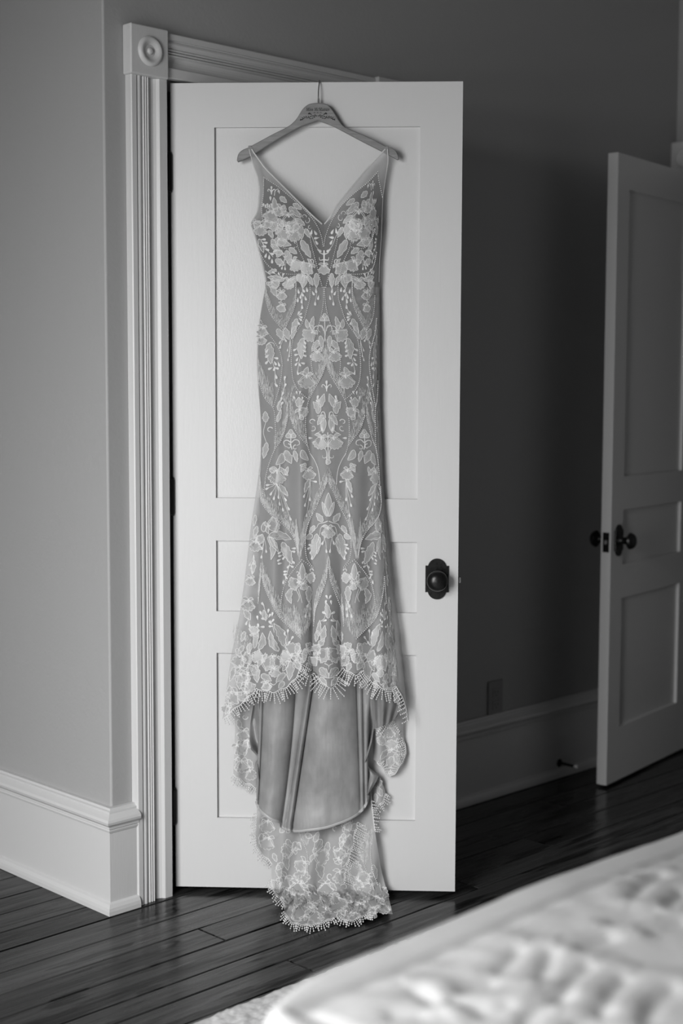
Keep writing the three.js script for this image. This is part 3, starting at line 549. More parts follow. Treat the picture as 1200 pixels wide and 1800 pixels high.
// leaf from base to tip with toothed edge, midrib and satin stitches
function leaf(e, x0, y0, x1, y1, w, o = {}) {
  if (e.split) { const e2 = new Emb(e.D, e.T); leaf(e2, x0, y0, x1, y1, w, o); e2.build('lace_leaf'); return; }
  w *= 1.12;
  const L = Math.hypot(x1 - x0, y1 - y0), a = Math.atan2(y1 - y0, x1 - x0), n = 14, bend = (o.bend ?? 0) * L, teeth = o.teeth ?? (L > 15 ? 3 : 0), side = [[], []];
  for (let k = 0; k <= n; k++) {
    const t = k / n, prof = Math.pow(Math.sin(Math.PI * Math.pow(t, 0.8)), 0.8) * (w / 2), tooth = teeth ? 1 - 0.34 * ((t * teeth) % 1) * (t < 0.98 ? 1 : 0) : 1, b = bend * Math.sin(Math.PI * t);
    side[0].push([t * L, b - prof * tooth]); side[1].push([t * L, b + prof * tooth]);
  }
  const S = side.map((s) => rot(s, x0, y0, a)), mid = rot(Array.from({ length: 8 }, (_, k) => [k / 8 * L * 0.92, bend * Math.sin(Math.PI * k / 8)]), x0, y0, a);
  if (!o.open) e.fill([...S[0], ...S[1].slice(0, -1).reverse()], o.fill ?? FI);
  if (w > 8) { const I = side.map((q) => rot(q.slice(2, n - 1).map(([p, r]) => [p, lerp(bend * Math.sin(Math.PI * p / L), r, 0.6)]), x0, y0, a)); e.ribbon(I[0], 0.7, 0.5).ribbon(I[1], 0.7, 0.5); }
  e.ribbon(S[0], 1.2, TH).ribbon(S[1], 1.2, TH).ribbon(mid, 0.8, 0.52);
  if (!o.open && L > 10) for (let k = 2; k < n - 2; k += 1) { const m = rot([[k / n * L, bend * Math.sin(Math.PI * k / n)]], x0, y0, a)[0]; for (const s of S) { const q = s[Math.min(n, k + 2)]; e.ribbon([m, [lerp(m[0], q[0], 0.8), lerp(m[1], q[1], 0.8)]], 0.5, 0.46, 0.0012); } }
}
// half-open blossom seen from the side: scalloped fan of petals, cup and teardrop eye; dir = angle the petals open towards
function fan(e, x, y, r, dir, o = {}) {
  r *= 1.12; const lobes = o.lobes ?? 5, span = o.span ?? 2.7, out = [];
  for (let k = 0; k <= 40; k++) { const t = k / 40, a = (t - 0.5) * span, sc = 0.78 + 0.27 * Math.sqrt(Math.abs(Math.sin(t * Math.PI * lobes))); out.push([r * sc * Math.cos(a), r * sc * Math.sin(a) * 1.05]); }
  const O = rot(out, x, y, dir), b = rot([[-r * 0.65, 0]], x, y, dir)[0];
  e.fill([b, ...O], o.fill ?? 0.34, 0.0011); e.ribbon([b, ...O, b], 1.2, TH);
  for (let k = 0; k < lobes * 4; k++) { const t = (k + 0.5) / (lobes * 4), q = O[Math.round(t * 40)]; e.ribbon([[lerp(x, q[0], 0.42 + 0.2 * rnd()), lerp(y, q[1], 0.42 + 0.2 * rnd())], [lerp(x, q[0], 0.93), lerp(y, q[1], 0.93)]], 0.6, 0.52, 0.0014); }
  const ins = rot(out.map(([p, q]) => [p * 0.55, q * 0.55]), x, y, dir); e.ribbon(ins, 0.8, 0.52, 0.0016);
  for (const s of [-1, 1]) { const l = s > 0 ? 1 : 0.72, A = [[-r * 0.5, 0], [-r * 0.85, s * r * 0.15 * l], [-r * 1.0, s * r * 0.55 * l], [-r * 0.72, s * r * 1.0 * l]], B = [[-r * 0.5, 0], [-r * 0.5, s * r * 0.35 * l], [-r * 0.62, s * r * 0.6 * l], [-r * 0.72, s * r * 1.0 * l]]; e.fill(rot([...A, ...B.slice(1, 3).reverse()], x, y, dir), o.fill ?? 0.34, 0.001); e.ribbon(smooth(rot(A, x, y, dir), 4), 1.1, TH).ribbon(smooth(rot(B, x, y, dir), 4), 1.1, TH); }
  drop(e, ...rot([[-r * 0.25, 0]], x, y, dir)[0], r * 0.55, dir, 0.6);
  for (const s of [-1, 1]) e.ribbon(smooth(rot([[-r * 0.65, 0], [-r * 0.4, s * r * 0.5], [r * 0.05, s * r * 0.85], [r * 0.35, s * r * 1.15]], x, y, dir), 5), (t) => 1.4 - t * 0.7, TH, 0.0018);
}
function bloom(e, x, y, r, a0 = 0, lobes = 5) {
  const out = []; for (let k = 0; k < 50; k++) { const a = k / 50 * 2 * Math.PI; const rad = r * (0.72 + 0.3 * Math.abs(Math.cos(a * lobes / 2))); out.push([rad * Math.cos(a + a0), rad * Math.sin(a + a0)]); }
  const O = rot(out, x, y, 0); e.fill(O, 0.36, 0.0012).ribbon([...O, O[0]], 1.3, TH);
  for (let k = 0; k < lobes * 4; k++) { const q = O[Math.floor(k * 50 / (lobes * 4))]; e.ribbon([[lerp(x, q[0], 0.35), lerp(y, q[1], 0.35)], [lerp(x, q[0], 0.9), lerp(y, q[1], 0.9)]], 0.6, 0.68, 0.0015); }
  e.bead(x, y, 1.2);
}
function drop(e, x, y, len, dir, c = 0.64) {   // teardrop, head at (x,y), tail trailing back along -dir
  len *= 1.1; const w = len * 0.36, o = []; for (let k = 0; k < 12; k++) { const a = k / 12 * 2 * Math.PI, t = (1 + Math.cos(a)) / 2; o.push([-len + len * 1.15 * Math.pow(t, 0.9), w * Math.sin(a) * Math.pow(t, 0.7)]); }
  e.fill(rot(o, x, y, dir), c, 0.0020);
}
function scroll(e, pts, w = 1.8) { e.ribbon(smooth(pts, 6), (t) => w * (1.15 - 0.65 * t), TH, 0.0018); }
function stem(e, pts, w = 0.9) { e.ribbon(smooth(pts, 5), w, 0.7, 0.0014); }
function drops(e, root, list, len = 8) { // drops hanging from a stem that starts at root
  for (const [x, y, l] of list) { const dir = Math.atan2(y - root[1], x - root[0]); drop(e, x, y, l ?? len, dir); stem(e, [root, [lerp(root[0], x, 0.5) + 1, lerp(root[1], y, 0.5)], [x - Math.cos(dir) * 4, y - Math.sin(dir) * 4]], 0.7); }
}
function curl(e, x, y, r, a, s = 1, w = 1.8) { const p = []; for (let k = 0; k <= 12; k++) { const t = k / 12, rad = r * (1 - 0.72 * t), an = a + s * t * 4.6; p.push([x + rad * Math.cos(an), y + rad * Math.sin(an)]); } e.ribbon(p, (t) => w * (1.1 - 0.5 * t), TH, 0.0018); }
function fleur(e, x, y, s, up = -1) { drop(e, x, y + up * s, s * 0.9, up * Math.PI / 2); for (const k of [-1, 1]) scroll(e, [[x, y - up * s * 0.6], [x + k * s * 0.25, y], [x + k * s * 0.75, y + up * s * 0.35], [x + k * s * 0.95, y - up * s * 0.1], [x + k * s * 0.7, y - up * s * 0.15]], 1.9); stem(e, [[x, y + up * s * 0.4], [x, y - up * s]], 1.8); }
function trefoil(e, x, y, r) { for (const a of [-Math.PI / 2, 0.45, Math.PI - 0.45]) bloom(e, x + Math.cos(a) * r * 0.85, y + Math.sin(a) * r * 0.75, r * 0.85, a, 3); drop(e, x, y + r * 0.9, r * 1.2, Math.PI / 2); }
function pearlLine(pts, D, T, step = 3.4, r = 1.2) { const e = new Emb(D, T), s = smooth(pts, 8); let L = 0; for (let i = 1; i < s.length; i++) L += Math.hypot(s[i][0] - s[i - 1][0], s[i][1] - s[i - 1][1]); for (const p of resample(s, Math.max(2, Math.round(L / step)))) e.bead(p[0], p[1], r * rr(0.9, 1.1)); return e.build('pearl_string'); }
function hatch(pts, D, T, len, dens = 1.25, up = -1) {  // vertical satin stitches rising from a curve
  const e = new Emb(D, T), s = smooth(pts, 8); let L = 0; for (let i = 1; i < s.length; i++) L += Math.hypot(s[i][0] - s[i - 1][0], s[i][1] - s[i - 1][1]);
  for (const [x, y] of resample(s, Math.round(L / dens * 1.5))) for (let k = 0; k < 4; k++) { const a = Math.pow(rnd(), 1.3) * 0.9 * len, b = a + rr(0.10, 0.26) * len, xx = x + rr(-0.8, 0.8); e.ribbon([[xx, y + up * a], [xx + rr(-0.2, 0.2), y + up * b]], rr(0.32, 0.6), rr(0.38, 0.6), 0.0010); }
  return e.build('stitched_band');
}
const E = (name, T, D, f) => { const e = new Emb(D, T); e.split = name === 'lace_leaf'; f(e); return e.build(e.split ? 'lace_spray' : name); };
const deg = (a) => a * Math.PI / 180;
const SIDES = [ident, mirror];
// ---- skirt and bodice lines
const P1 = [[569, 505], [567.5, 537], [562, 565], [557, 580], [553, 592], [548, 620], [547.5, 640], [551, 657], [560, 671]];
const O1 = [[573, 640], [566, 660], [560, 671], [547, 695], [542, 706], [538, 725], [537, 745], [538, 765], [541, 785], [545, 797]];
const O1b = [[545, 797], [552, 808], [558, 822], [561, 838], [562, 852]];
const P2 = [[545, 505], [544.5, 525], [540, 542], [534, 562], [525, 577], [516, 592], [512.5, 612], [512, 630], [513, 652], [516, 670], [525, 687], [541, 701]];
const P3 = [[520, 505], [520, 527], [517, 542], [507, 565], [499, 582]], P4 = [[466, 520], [470, 537], [477, 555], [499, 582]];
const P5 = [[457, 560], [471, 585], [480, 597], [491, 615], [495, 630], [495.5, 650], [491, 680], [481, 714]];
const P6 = [[454, 670], [467, 702], [480, 717], [484, 750], [484, 780], [481, 795]];
const P7a = [[506, 731], [502, 750], [495, 772], [482, 792], [474, 812], [467, 837], [465, 855], [459, 881]], P7b = [[509, 731], [517, 752], [527, 767], [539, 782]];
const Q1 = [[575, 846], [565, 870], [554, 895], [543, 917], [537, 942], [536.7, 964], [540, 983], [550, 997]];
const Q2 = [[456, 856], [459, 881], [471.5, 900], [491, 917], [507, 931], [518, 950], [523.7, 975]];
const Q3 = [[530.6, 984], [510, 1010], [499, 1032], [493.5, 1060], [492, 1085]], Q3b = [[530.6, 984], [541, 991], [550, 1000]];
const Q4 = [[576, 998], [573, 1021], [565, 1043], [554, 1074], [551, 1100]], Q5a = [[458, 1014], [456, 1038], [453.6, 1060]], Q5b = [[460, 1014], [464.6, 1032], [477, 1060], [491, 1085], [510, 1104], [529, 1123]];
const B3 = [[543, 408], [548.5, 435], [555, 460], [562, 487], [566.4, 505]], B4 = [[519.6, 419], [525, 438], [535, 460], [541, 480], [545, 505]], B5 = [[456, 443.5], [469, 464], [485, 476.5], [510, 482], [529, 480.6]], B6 = [[518, 474], [519.6, 505]];
for (const T of SIDES) {
  for (const p of [P1, O1, P2, P3, P4, P5, P6, P7a, P7b, Q1, Q2, Q3, Q3b, Q4, Q5a, Q5b, B3, B4, B5, B6]) pearlLine(p, DF, T);
  if (T === ident) { pearlLine(B1, DF, T); pearlLine(B2, DF, T); pearlLine(B1R, DF, T); pearlLine(B2R, DF, T); } else pearlLine(B1.slice(4), DF, T);
  const eb = new Emb(DF, T); eb.ribbon(smooth(O1b, 6), 1.1, 0.7); eb.build('cord_line');
  hatch(P3, DF, T, 20); hatch(P4, DF, T, 22); hatch(O1.slice(0, 5), DF, T, 26); hatch(O1.slice(0, 3), DF, T, 30); hatch(P6.slice(0, 3), DF, T, 40); hatch(P7a.slice(0, 4), DF, T, 26); hatch(P7b, DF, T, 30);
  hatch([[495, 700], [506, 715], [520, 705]], DF, T, 30); hatch(Q1.slice(0, 6), DF, T, 24); hatch(Q2, DF, T, 26); hatch(Q2.slice(1, 5), DF, T, 14, 1); hatch([[520, 950], [526, 985], [536, 950]], DF, T, 40, 1); hatch(Q4.slice(0, 5), DF, T, 26); hatch(Q5b, DF, T, 34); hatch(Q5b.slice(2), DF, T, 16, 1); hatch(Q5a, DF, T, 26);
  hatch([[515, 1108], [530, 1122], [548, 1096]], DF, T, 46, 1.1); hatch([[410, 1128], [428, 1140], [440, 1152]], DF, T, 30);
}
hatch([[566, 640], [573, 632], [580, 640]], DF, ident, 40, 0.8);
hatch([[570, 862], [576, 850], [582, 862]], DF, ident, 18, 0.8);

// ---- motifs of the skirt (mirrored to the other half)
for (const T of SIDES) {
  const S = (n, f) => E(n, T, DF, f);
  S('lace_flower', (e) => { fan(e, 545, 587, 11.5, deg(140)); leaf(e, 546, 578, 551, 556, 8); leaf(e, 541, 577, 538, 561, 6, { teeth: 0 }); scroll(e, [[549, 580], [554, 574], [562, 573], [568, 578], [571, 590]], 1.5); });
  S('lace_leaf', (e) => { leaf(e, 532, 594, 530, 631, 14, { teeth: 4, bend: 0.05 }); });
  S('lace_spray', (e) => { stem(e, [[530, 622], [526, 634], [524, 645], [523, 654]]); for (const [x, y, a] of [[537, 604, 60], [537, 611, 50], [537, 618, 30], [538, 626, 20], [518, 624, 170], [521, 634, 120], [519, 642, 130], [528, 643, 60], [535, 639, 10], [524, 658, 75], [516, 616, 150]]) drop(e, x, y, 7, deg(a)); });
  S('lace_flower', (e) => { fan(e, 539, 668, 13, deg(95)); leaf(e, 535, 660, 541, 645, 8, { teeth: 0 }); scroll(e, [[531, 656], [536, 661], [543, 660], [543, 655]], 1.3); });
  S('lace_leaf', (e) => { leaf(e, 500, 577, 508, 597, 11); leaf(e, 487, 578, 499, 598, 11); drops(e, [497, 590], [[491, 604], [492, 612], [503, 600]], 6); });
  S('lace_spray', (e) => { leaf(e, 522, 560, 513, 585, 10, { fill: 0.33 }); leaf(e, 519, 573, 512, 596, 9, { fill: 0.33 }); for (const [x, y, a] of [[530, 551, -30], [531, 558, 20], [530, 563, 40], [526, 570, 60], [526, 548, -60]]) drop(e, x, y, 7, deg(a)); drops(e, [510, 596], [[505, 617], [508, 627], [506, 634]], 5); });
  S('lace_flower', (e) => { fan(e, 461, 581, 9, deg(100)); fan(e, 459, 597, 8, deg(80)); });
  S('lace_leaf', (e) => { leaf(e, 472, 603, 476, 640, 15, { teeth: 4 }); scroll(e, [[468, 607], [474, 602], [481, 604], [482, 609]], 1.5); });
  S('lace_spray', (e) => { stem(e, [[476, 630], [480, 640], [483, 652], [483, 668]]); stem(e, [[483, 660], [484, 672], [487, 678]]); for (const [x, y, a] of [[467, 619, 130], [467, 628, 140], [467, 639, 130], [488, 630, 10], [485, 641, 60], [491, 643, 70], [472, 649, 155], [481, 651, 110], [489, 648, 15], [486, 665, 80], [487, 679, 50]]) drop(e, x, y, 7.5, deg(a)); });
  S('lace_sprig', (e) => { stem(e, [[488, 716], [494, 700], [499, 684], [501, 664]]); for (const [x, y, a] of [[501, 662, -75], [502, 675, -70], [498, 690, -60], [495, 699, -80], [497, 707, -60]]) drop(e, x, y, 7, deg(a)); leaf(e, 490, 722, 492, 704, 8); leaf(e, 487, 742, 494, 720, 7, { fill: 0.33 }); });
  S('lace_sprig', (e) => { leaf(e, 526, 716, 525, 698, 13, { teeth: 2 }); for (const [x, y, a] of [[516, 697, -100], [521, 688, -100], [528, 688, -70], [532, 698, -80], [534, 704, -70]]) drop(e, x, y, 6, deg(a)); fan(e, 531, 723, 9, deg(40), { fill: 0.36 }); leaf(e, 527, 730, 533, 738, 7, { teeth: 0 }); });
  S('lace_leaf', (e) => { leaf(e, 467, 742, 466, 723, 11); curl(e, 474, 756, 6, deg(-30), -1); leaf(e, 469, 778, 463, 806, 10, { fill: 0.33 }); stem(e, [[467, 742], [463, 760], [468, 778]]); });
  // ornament under the side arch
  S('lace_flower', (e) => { trefoil(e, 511, 764, 5.6); });
  S('lace_scroll', (e) => { stem(e, [[511, 770], [511, 782], [513, 790]], 1.5); scroll(e, [[511, 778], [505, 774], [499, 776], [500, 783], [505, 786]], 1.9); scroll(e, [[512, 778], [518, 773], [525, 775], [526, 781], [521, 783]], 1.9); curl(e, 507, 785, 5, deg(-100), 1); curl(e, 519, 787, 5, deg(-80), -1); });
  S('lace_leaf', (e) => { leaf(e, 501, 792, 512, 815, 13, { teeth: 2 }); leaf(e, 517, 792, 522, 812, 8, { fill: 0.33 }); });
  S('lace_leaf', (e) => { leaf(e, 497, 797, 485, 817, 11, { bend: -0.15, teeth: 0 }); leaf(e, 530, 791, 542, 809, 10, { bend: 0.12, teeth: 0 }); });
  S('lace_flower', (e) => { fan(e, 487, 836, 13.5, deg(95), { lobes: 6 }); leaf(e, 484, 828, 473, 826, 8, { teeth: 0 }); leaf(e, 494, 824, 506, 836, 8, { teeth: 2 }); leaf(e, 502, 834, 506, 820, 5, { teeth: 0 }); stem(e, [[492, 817], [490, 828]], 1.6); });
  S('lace_flower', (e) => { fan(e, 543, 832, 10, deg(80), { fill: 0.33 }); leaf(e, 537, 814, 529, 830, 8, { teeth: 2 }); leaf(e, 536, 818, 527, 818, 4, { teeth: 0 }); });
  S('lace_spray', (e) => { leaf(e, 491, 852, 506, 872, 9); for (const r0 of [[486, 850]]) drops(e, r0, [[468, 853], [467, 860], [475, 870], [481, 878], [490, 876], [503, 880], [492, 888], [498, 898], [508, 896], [511, 914]], 7); });
  S('lace_spray', (e) => { leaf(e, 544, 842, 535, 866, 8, { fill: 0.33 }); drops(e, [545, 845], [[534, 874], [536, 890], [539, 908], [556, 847], [545, 880]], 7); });
  // blossom with long leaves at the lower side arch
  S('lace_flower', (e) => { fan(e, 478, 923, 12, deg(-15), { lobes: 6 }); leaf(e, 463, 935, 464, 918, 8, { open: true, teeth: 0 }); });
  S('lace_leaf', (e) => { leaf(e, 472, 941, 512, 948, 15, { teeth: 3, bend: -0.08 }); });
  S('lace_leaf', (e) => { leaf(e, 471, 943, 476, 984, 11, { teeth: 2, bend: -0.16 }); leaf(e, 474, 943, 489, 970, 9, { open: true, teeth: 2 }); });
  S('lace_leaf', (e) => { leaf(e, 496, 953, 513, 992, 15, { teeth: 4 }); });
  S('lace_spray', (e) => { stem(e, [[510, 985], [507, 998], [503, 1012], [500, 1024]]); for (const [x, y, a] of [[489, 973, 150], [490, 978, 160], [488, 986, 150], [489, 991, 170], [497, 983, 130], [517, 990, 50], [505, 998, 130], [515, 997, 30], [499, 1005, 170], [499, 1010, 175], [504, 1017, 60], [498, 1026, 90], [519, 964, 0], [518, 970, 10]]) drop(e, x, y, 7, deg(a)); });
  S('lace_flower', (e) => { fan(e, 449, 958, 10, deg(100)); fan(e, 455, 947, 8, deg(20), { fill: 0.33 }); drops(e, [464, 945], [[459, 981], [468, 971], [460, 966]], 6); });
  S('lace_spray', (e) => { drops(e, [446, 975], [[441, 1000], [443, 1008], [438, 994], [446, 992]], 6); leaf(e, 449, 905, 446, 925, 6, { fill: 0.33 }); });
  // hanging tulip
  S('lace_flower', (e) => { leaf(e, 532, 1020, 531, 990, 9, { teeth: 0 }); fan(e, 534, 1029, 7, deg(90), { lobes: 3, span: 2.2 }); });
  S('lace_flower', (e) => { fan(e, 519, 1025, 10.5, deg(160)); curl(e, 522, 1007, 4, deg(90), -1); });
  S('lace_flower', (e) => { fan(e, 544, 1015, 8.5, deg(10)); curl(e, 547, 1003, 4, deg(0), -1); });
  S('lace_leaf', (e) => { leaf(e, 512, 1034, 512, 1061, 11, { teeth: 3, bend: 0.18 }); });
  S('lace_leaf', (e) => { leaf(e, 543, 1030, 543, 1060, 11, { teeth: 3 }); });
  S('lace_spray', (e) => { drops(e, [543, 1056], [[541, 1067], [546, 1072], [537, 1085], [545, 1084]], 7); stem(e, [[524, 1035], [528, 1048], [531, 1060]]); stem(e, [[520, 1036], [526, 1050], [523, 1058]]); });
  // hem
  S('lace_flower', (e) => { fan(e, 436, 1062, 11, deg(95)); leaf(e, 430, 1072, 440, 1090, 11, { teeth: 2 }); drops(e, [436, 1086], [[432, 1098], [439, 1102]], 7); });
  S('lace_sprig', (e) => { leaf(e, 467, 1090, 463, 1072, 9); stem(e, [[467, 1092], [466, 1075], [461, 1058]]); for (const [x, y, a] of [[460, 1060, -130], [472, 1071, -80], [457, 1075, -110], [475, 1080, -60], [452, 1083, -100], [460, 1087, -160], [479, 1077, -80]]) drop(e, x, y, 7, deg(a)); });
  S('lace_sprig', (e) => { for (const [x, y, a] of [[481, 1089, -50], [473, 1101, 180], [473, 1092, -120], [464, 1102, 0], [453, 1097, -110]]) drop(e, x, y, 7, deg(a)); stem(e, [[482, 1112], [479, 1100], [475, 1090]]); });
  S('lace_leaf', (e) => { leaf(e, 499, 1136, 481, 1096, 15, { teeth: 4, bend: 0.1 }); });
  S('lace_leaf', (e) => { leaf(e, 490, 1145, 475, 1109, 13, { teeth: 3, bend: -0.12 }); });
  S('lace_leaf', (e) => { leaf(e, 455, 1142, 461, 1112, 12, { teeth: 3, bend: 0.12 }); leaf(e, 447, 1140, 452, 1100, 9, { teeth: 2, fill: 0.33 }); });
  S('lace_sprig', (e) => { drops(e, [503, 1136], [[506, 1107], [515, 1119], [509, 1128], [500, 1112]], 7); });
  S('lace_flower', (e) => { fan(e, 514, 1145, 13, deg(-75), { lobes: 6 }); });
  S('lace_flower', (e) => { fan(e, 489, 1164, 12.5, deg(165), { lobes: 6 }); });
  S('lace_flower', (e) => { fan(e, 468, 1164, 12.5, deg(20), { lobes: 6 }); leaf(e, 452, 1165, 470, 1150, 10, { teeth: 2 }); });
  S('lace_leaf', (e) => { leaf(e, 511, 1162, 508, 1196, 14, { teeth: 3 }); leaf(e, 507, 1161, 497, 1180, 7, { open: true, teeth: 0 }); });
  S('lace_leaf', (e) => { leaf(e, 448, 1168, 452, 1200, 14, { teeth: 3 }); });
  S('lace_leaf', (e) => { leaf(e, 501, 1183, 485, 1199, 11, { teeth: 2 }); leaf(e, 459, 1186, 477, 1197, 12, { teeth: 2 }); });
  S('lace_leaf', (e) => { leaf(e, 499, 1198, 490, 1210, 8, { teeth: 0 }); leaf(e, 464, 1198, 474, 1212, 9, { teeth: 0 }); scroll(e, [[474, 1200], [481, 1204], [488, 1198]], 1.6); });
  S('lace_leaf', (e) => { leaf(e, 518, 1160, 528, 1178, 11, { teeth: 2 }); leaf(e, 536, 1140, 534, 1165, 9, { fill: 0.36 }); });
  S('lace_flower', (e) => { fan(e, 420, 1166, 12, deg(-100)); fan(e, 432, 1158, 10, deg(-20)); });
  S('lace_leaf', (e) => { leaf(e, 420, 1182, 421, 1212, 13, { teeth: 3 }); leaf(e, 412, 1172, 404, 1198, 9); });
  S('lace_flower', (e) => { fan(e, 411, 1224, 12, deg(130)); fan(e, 437, 1206, 10, deg(60)); });
  S('lace_leaf', (e) => { leaf(e, 405, 1236, 396, 1256, 7); leaf(e, 428, 1135, 418, 1150, 8); leaf(e, 404, 1205, 400, 1228, 7); });
  // waist
  S('lace_spray', (e) => { for (const [x, y, a] of [[525, 515, 80], [533, 520, 60], [535, 513, 60], [538, 527, 70], [530, 532, 90], [556, 514, 80], [552, 518, 60], [559, 526, 100], [554, 536, 90], [540, 512, 80], [528, 524, 100], [523, 530, 95], [531, 542, 90]]) drop(e, x, y, 7.5, deg(a)); stem(e, [[531, 500], [532, 520], [529, 545], [524, 552]], 0.8); stem(e, [[556, 500], [556, 520], [554, 530]], 0.8); });
  S('lace_flower', (e) => { leaf(e, 477, 503, 486, 521, 10); fan(e, 495, 518, 8, deg(90), { fill: 0.33 }); fan(e, 495, 540, 7.5, deg(110), { lobes: 3 }); stem(e, [[492, 505], [494, 530]], 1.2); });
  // middle ornaments, half of each
  S('lace_leaf', (e) => { scroll(e, [[569, 582], [566, 573], [561, 572], [559, 580], [563, 584]], 1.7); leaf(e, 563, 590, 566, 613, 9, { fill: 0.33 }); leaf(e, 560, 598, 548, 617, 10); });
  S('lace_flower', (e) => { fan(e, 557, 624, 10, deg(100), { fill: 0.33 }); leaf(e, 560, 618, 566, 611, 5, { teeth: 0 }); });
  S('lace_leaf', (e) => { leaf(e, 562, 716, 570, 692, 10, { teeth: 2 }); drop(e, 559, 696, 8, deg(-75)); drop(e, 556, 704, 7, deg(-140)); stem(e, [[558, 701], [561, 707], [559, 699]]); });
  S('lace_leaf', (e) => { leaf(e, 560, 727, 550, 706, 12, { teeth: 2, bend: 0.15 }); });
  S('lace_scroll', (e) => { scroll(e, [[572, 735], [570, 725], [566, 724], [563, 730], [557, 731]], 1.8); curl(e, 548, 742, 6, deg(-20), -1); curl(e, 550, 752, 6, deg(120), -1, 1.5); leaf(e, 568, 729, 558, 747, 9); stem(e, [[566, 745], [563, 758], [555, 762]]); });
  S('lace_leaf', (e) => { leaf(e, 569, 734, 567, 761, 9, { teeth: 0, fill: 0.33 }); drop(e, 567, 757, 8, deg(80)); });
  S('lace_flower', (e) => { fan(e, 564, 776, 12, deg(100), { lobes: 6, fill: 0.36 }); drop(e, 543, 770, 7, deg(180)); });
  S('lace_scroll', (e) => { scroll(e, [[574, 808], [574, 797], [572, 790], [568, 788]], 1.6); scroll(e, [[574, 803], [571, 805], [567, 804], [567, 800]], 1.4); });
  S('lace_leaf', (e) => { leaf(e, 575, 908, 566, 882, 6, { teeth: 0 }); leaf(e, 567, 917, 556, 902, 10, { fill: 0.33 }); });
  S('lace_scroll', (e) => { scroll(e, [[576, 916], [568, 919], [560, 921], [556, 928], [549, 933]], 1.6); scroll(e, [[572, 924], [565, 926], [562, 936], [560, 948]], 1.4); leaf(e, 562, 944, 557, 974, 7, { fill: 0.33 }); leaf(e, 549, 940, 538, 947, 8); leaf(e, 553, 924, 544, 938, 8, { fill: 0.33 }); });
  S('lace_leaf', (e) => { leaf(e, 557, 938, 549, 984, 14, { teeth: 4, fill: 0.33 }); for (const [x, y, a] of [[543, 958, 170], [541, 965, 150], [545, 973, 120], [548, 983, 100]]) drop(e, x, y, 7, deg(a)); });
  S('lace_spray', (e) => { drops(e, [570, 945], [[566, 957], [574, 971]], 7); });
  S('lace_sprig', (e) => { drop(e, 573, 1047, 7, deg(-120)); drop(e, 573, 1056, 7, deg(-80)); drop(e, 567, 1076, 8, deg(-150)); leaf(e, 566, 1128, 571, 1099, 10, { teeth: 3 }); leaf(e, 559, 1118, 562, 1090, 8, { fill: 0.33 }); drop(e, 573, 1090, 7, deg(-20)); scroll(e, [[564, 1092], [570, 1087], [571, 1081]], 1.5); });
  S('lace_flower', (e) => { fan(e, 566, 1150, 12.5, deg(25), { lobes: 6 }); leaf(e, 560, 1136, 570, 1122, 10); });
  S('lace_leaf', (e) => { leaf(e, 562, 1174, 578, 1192, 14, { teeth: 3 }); leaf(e, 563, 1190, 574, 1206, 9, { teeth: 2 }); scroll(e, [[570, 1166], [577, 1170], [578, 1177]], 1.5); });
  S('lace_flower', (e) => { fan(e, 552, 1160, 9, deg(140), { fill: 0.36 }); fan(e, 545, 1140, 9, deg(-60), { fill: 0.36 }); });
}
// middle of the skirt
E('lace_flower', ident, DF, (e) => { trefoil(e, 570.5, 559, 5); stem(e, [[570.5, 565], [571, 580], [571, 600]], 1.5); });
E('lace_fleur', ident, DF, (e) => { fleur(e, 574, 679, 9); });
E('lace_flower', ident, DF, (e) => { bloom(e, 576.5, 812, 4.6, 0, 3); stem(e, [[576, 760], [576.5, 785], [576.5, 808]], 1.4); });
E('lace_leaf', ident, DF, (e) => { leaf(e, 577, 908, 577, 866, 12, { teeth: 0 }); });
E('lace_flower', ident, DF, (e) => { fan(e, 577, 934, 10.5, deg(90)); });
E('lace_leaf', ident, DF, (e) => { leaf(e, 577, 1087, 574, 1060, 11); });

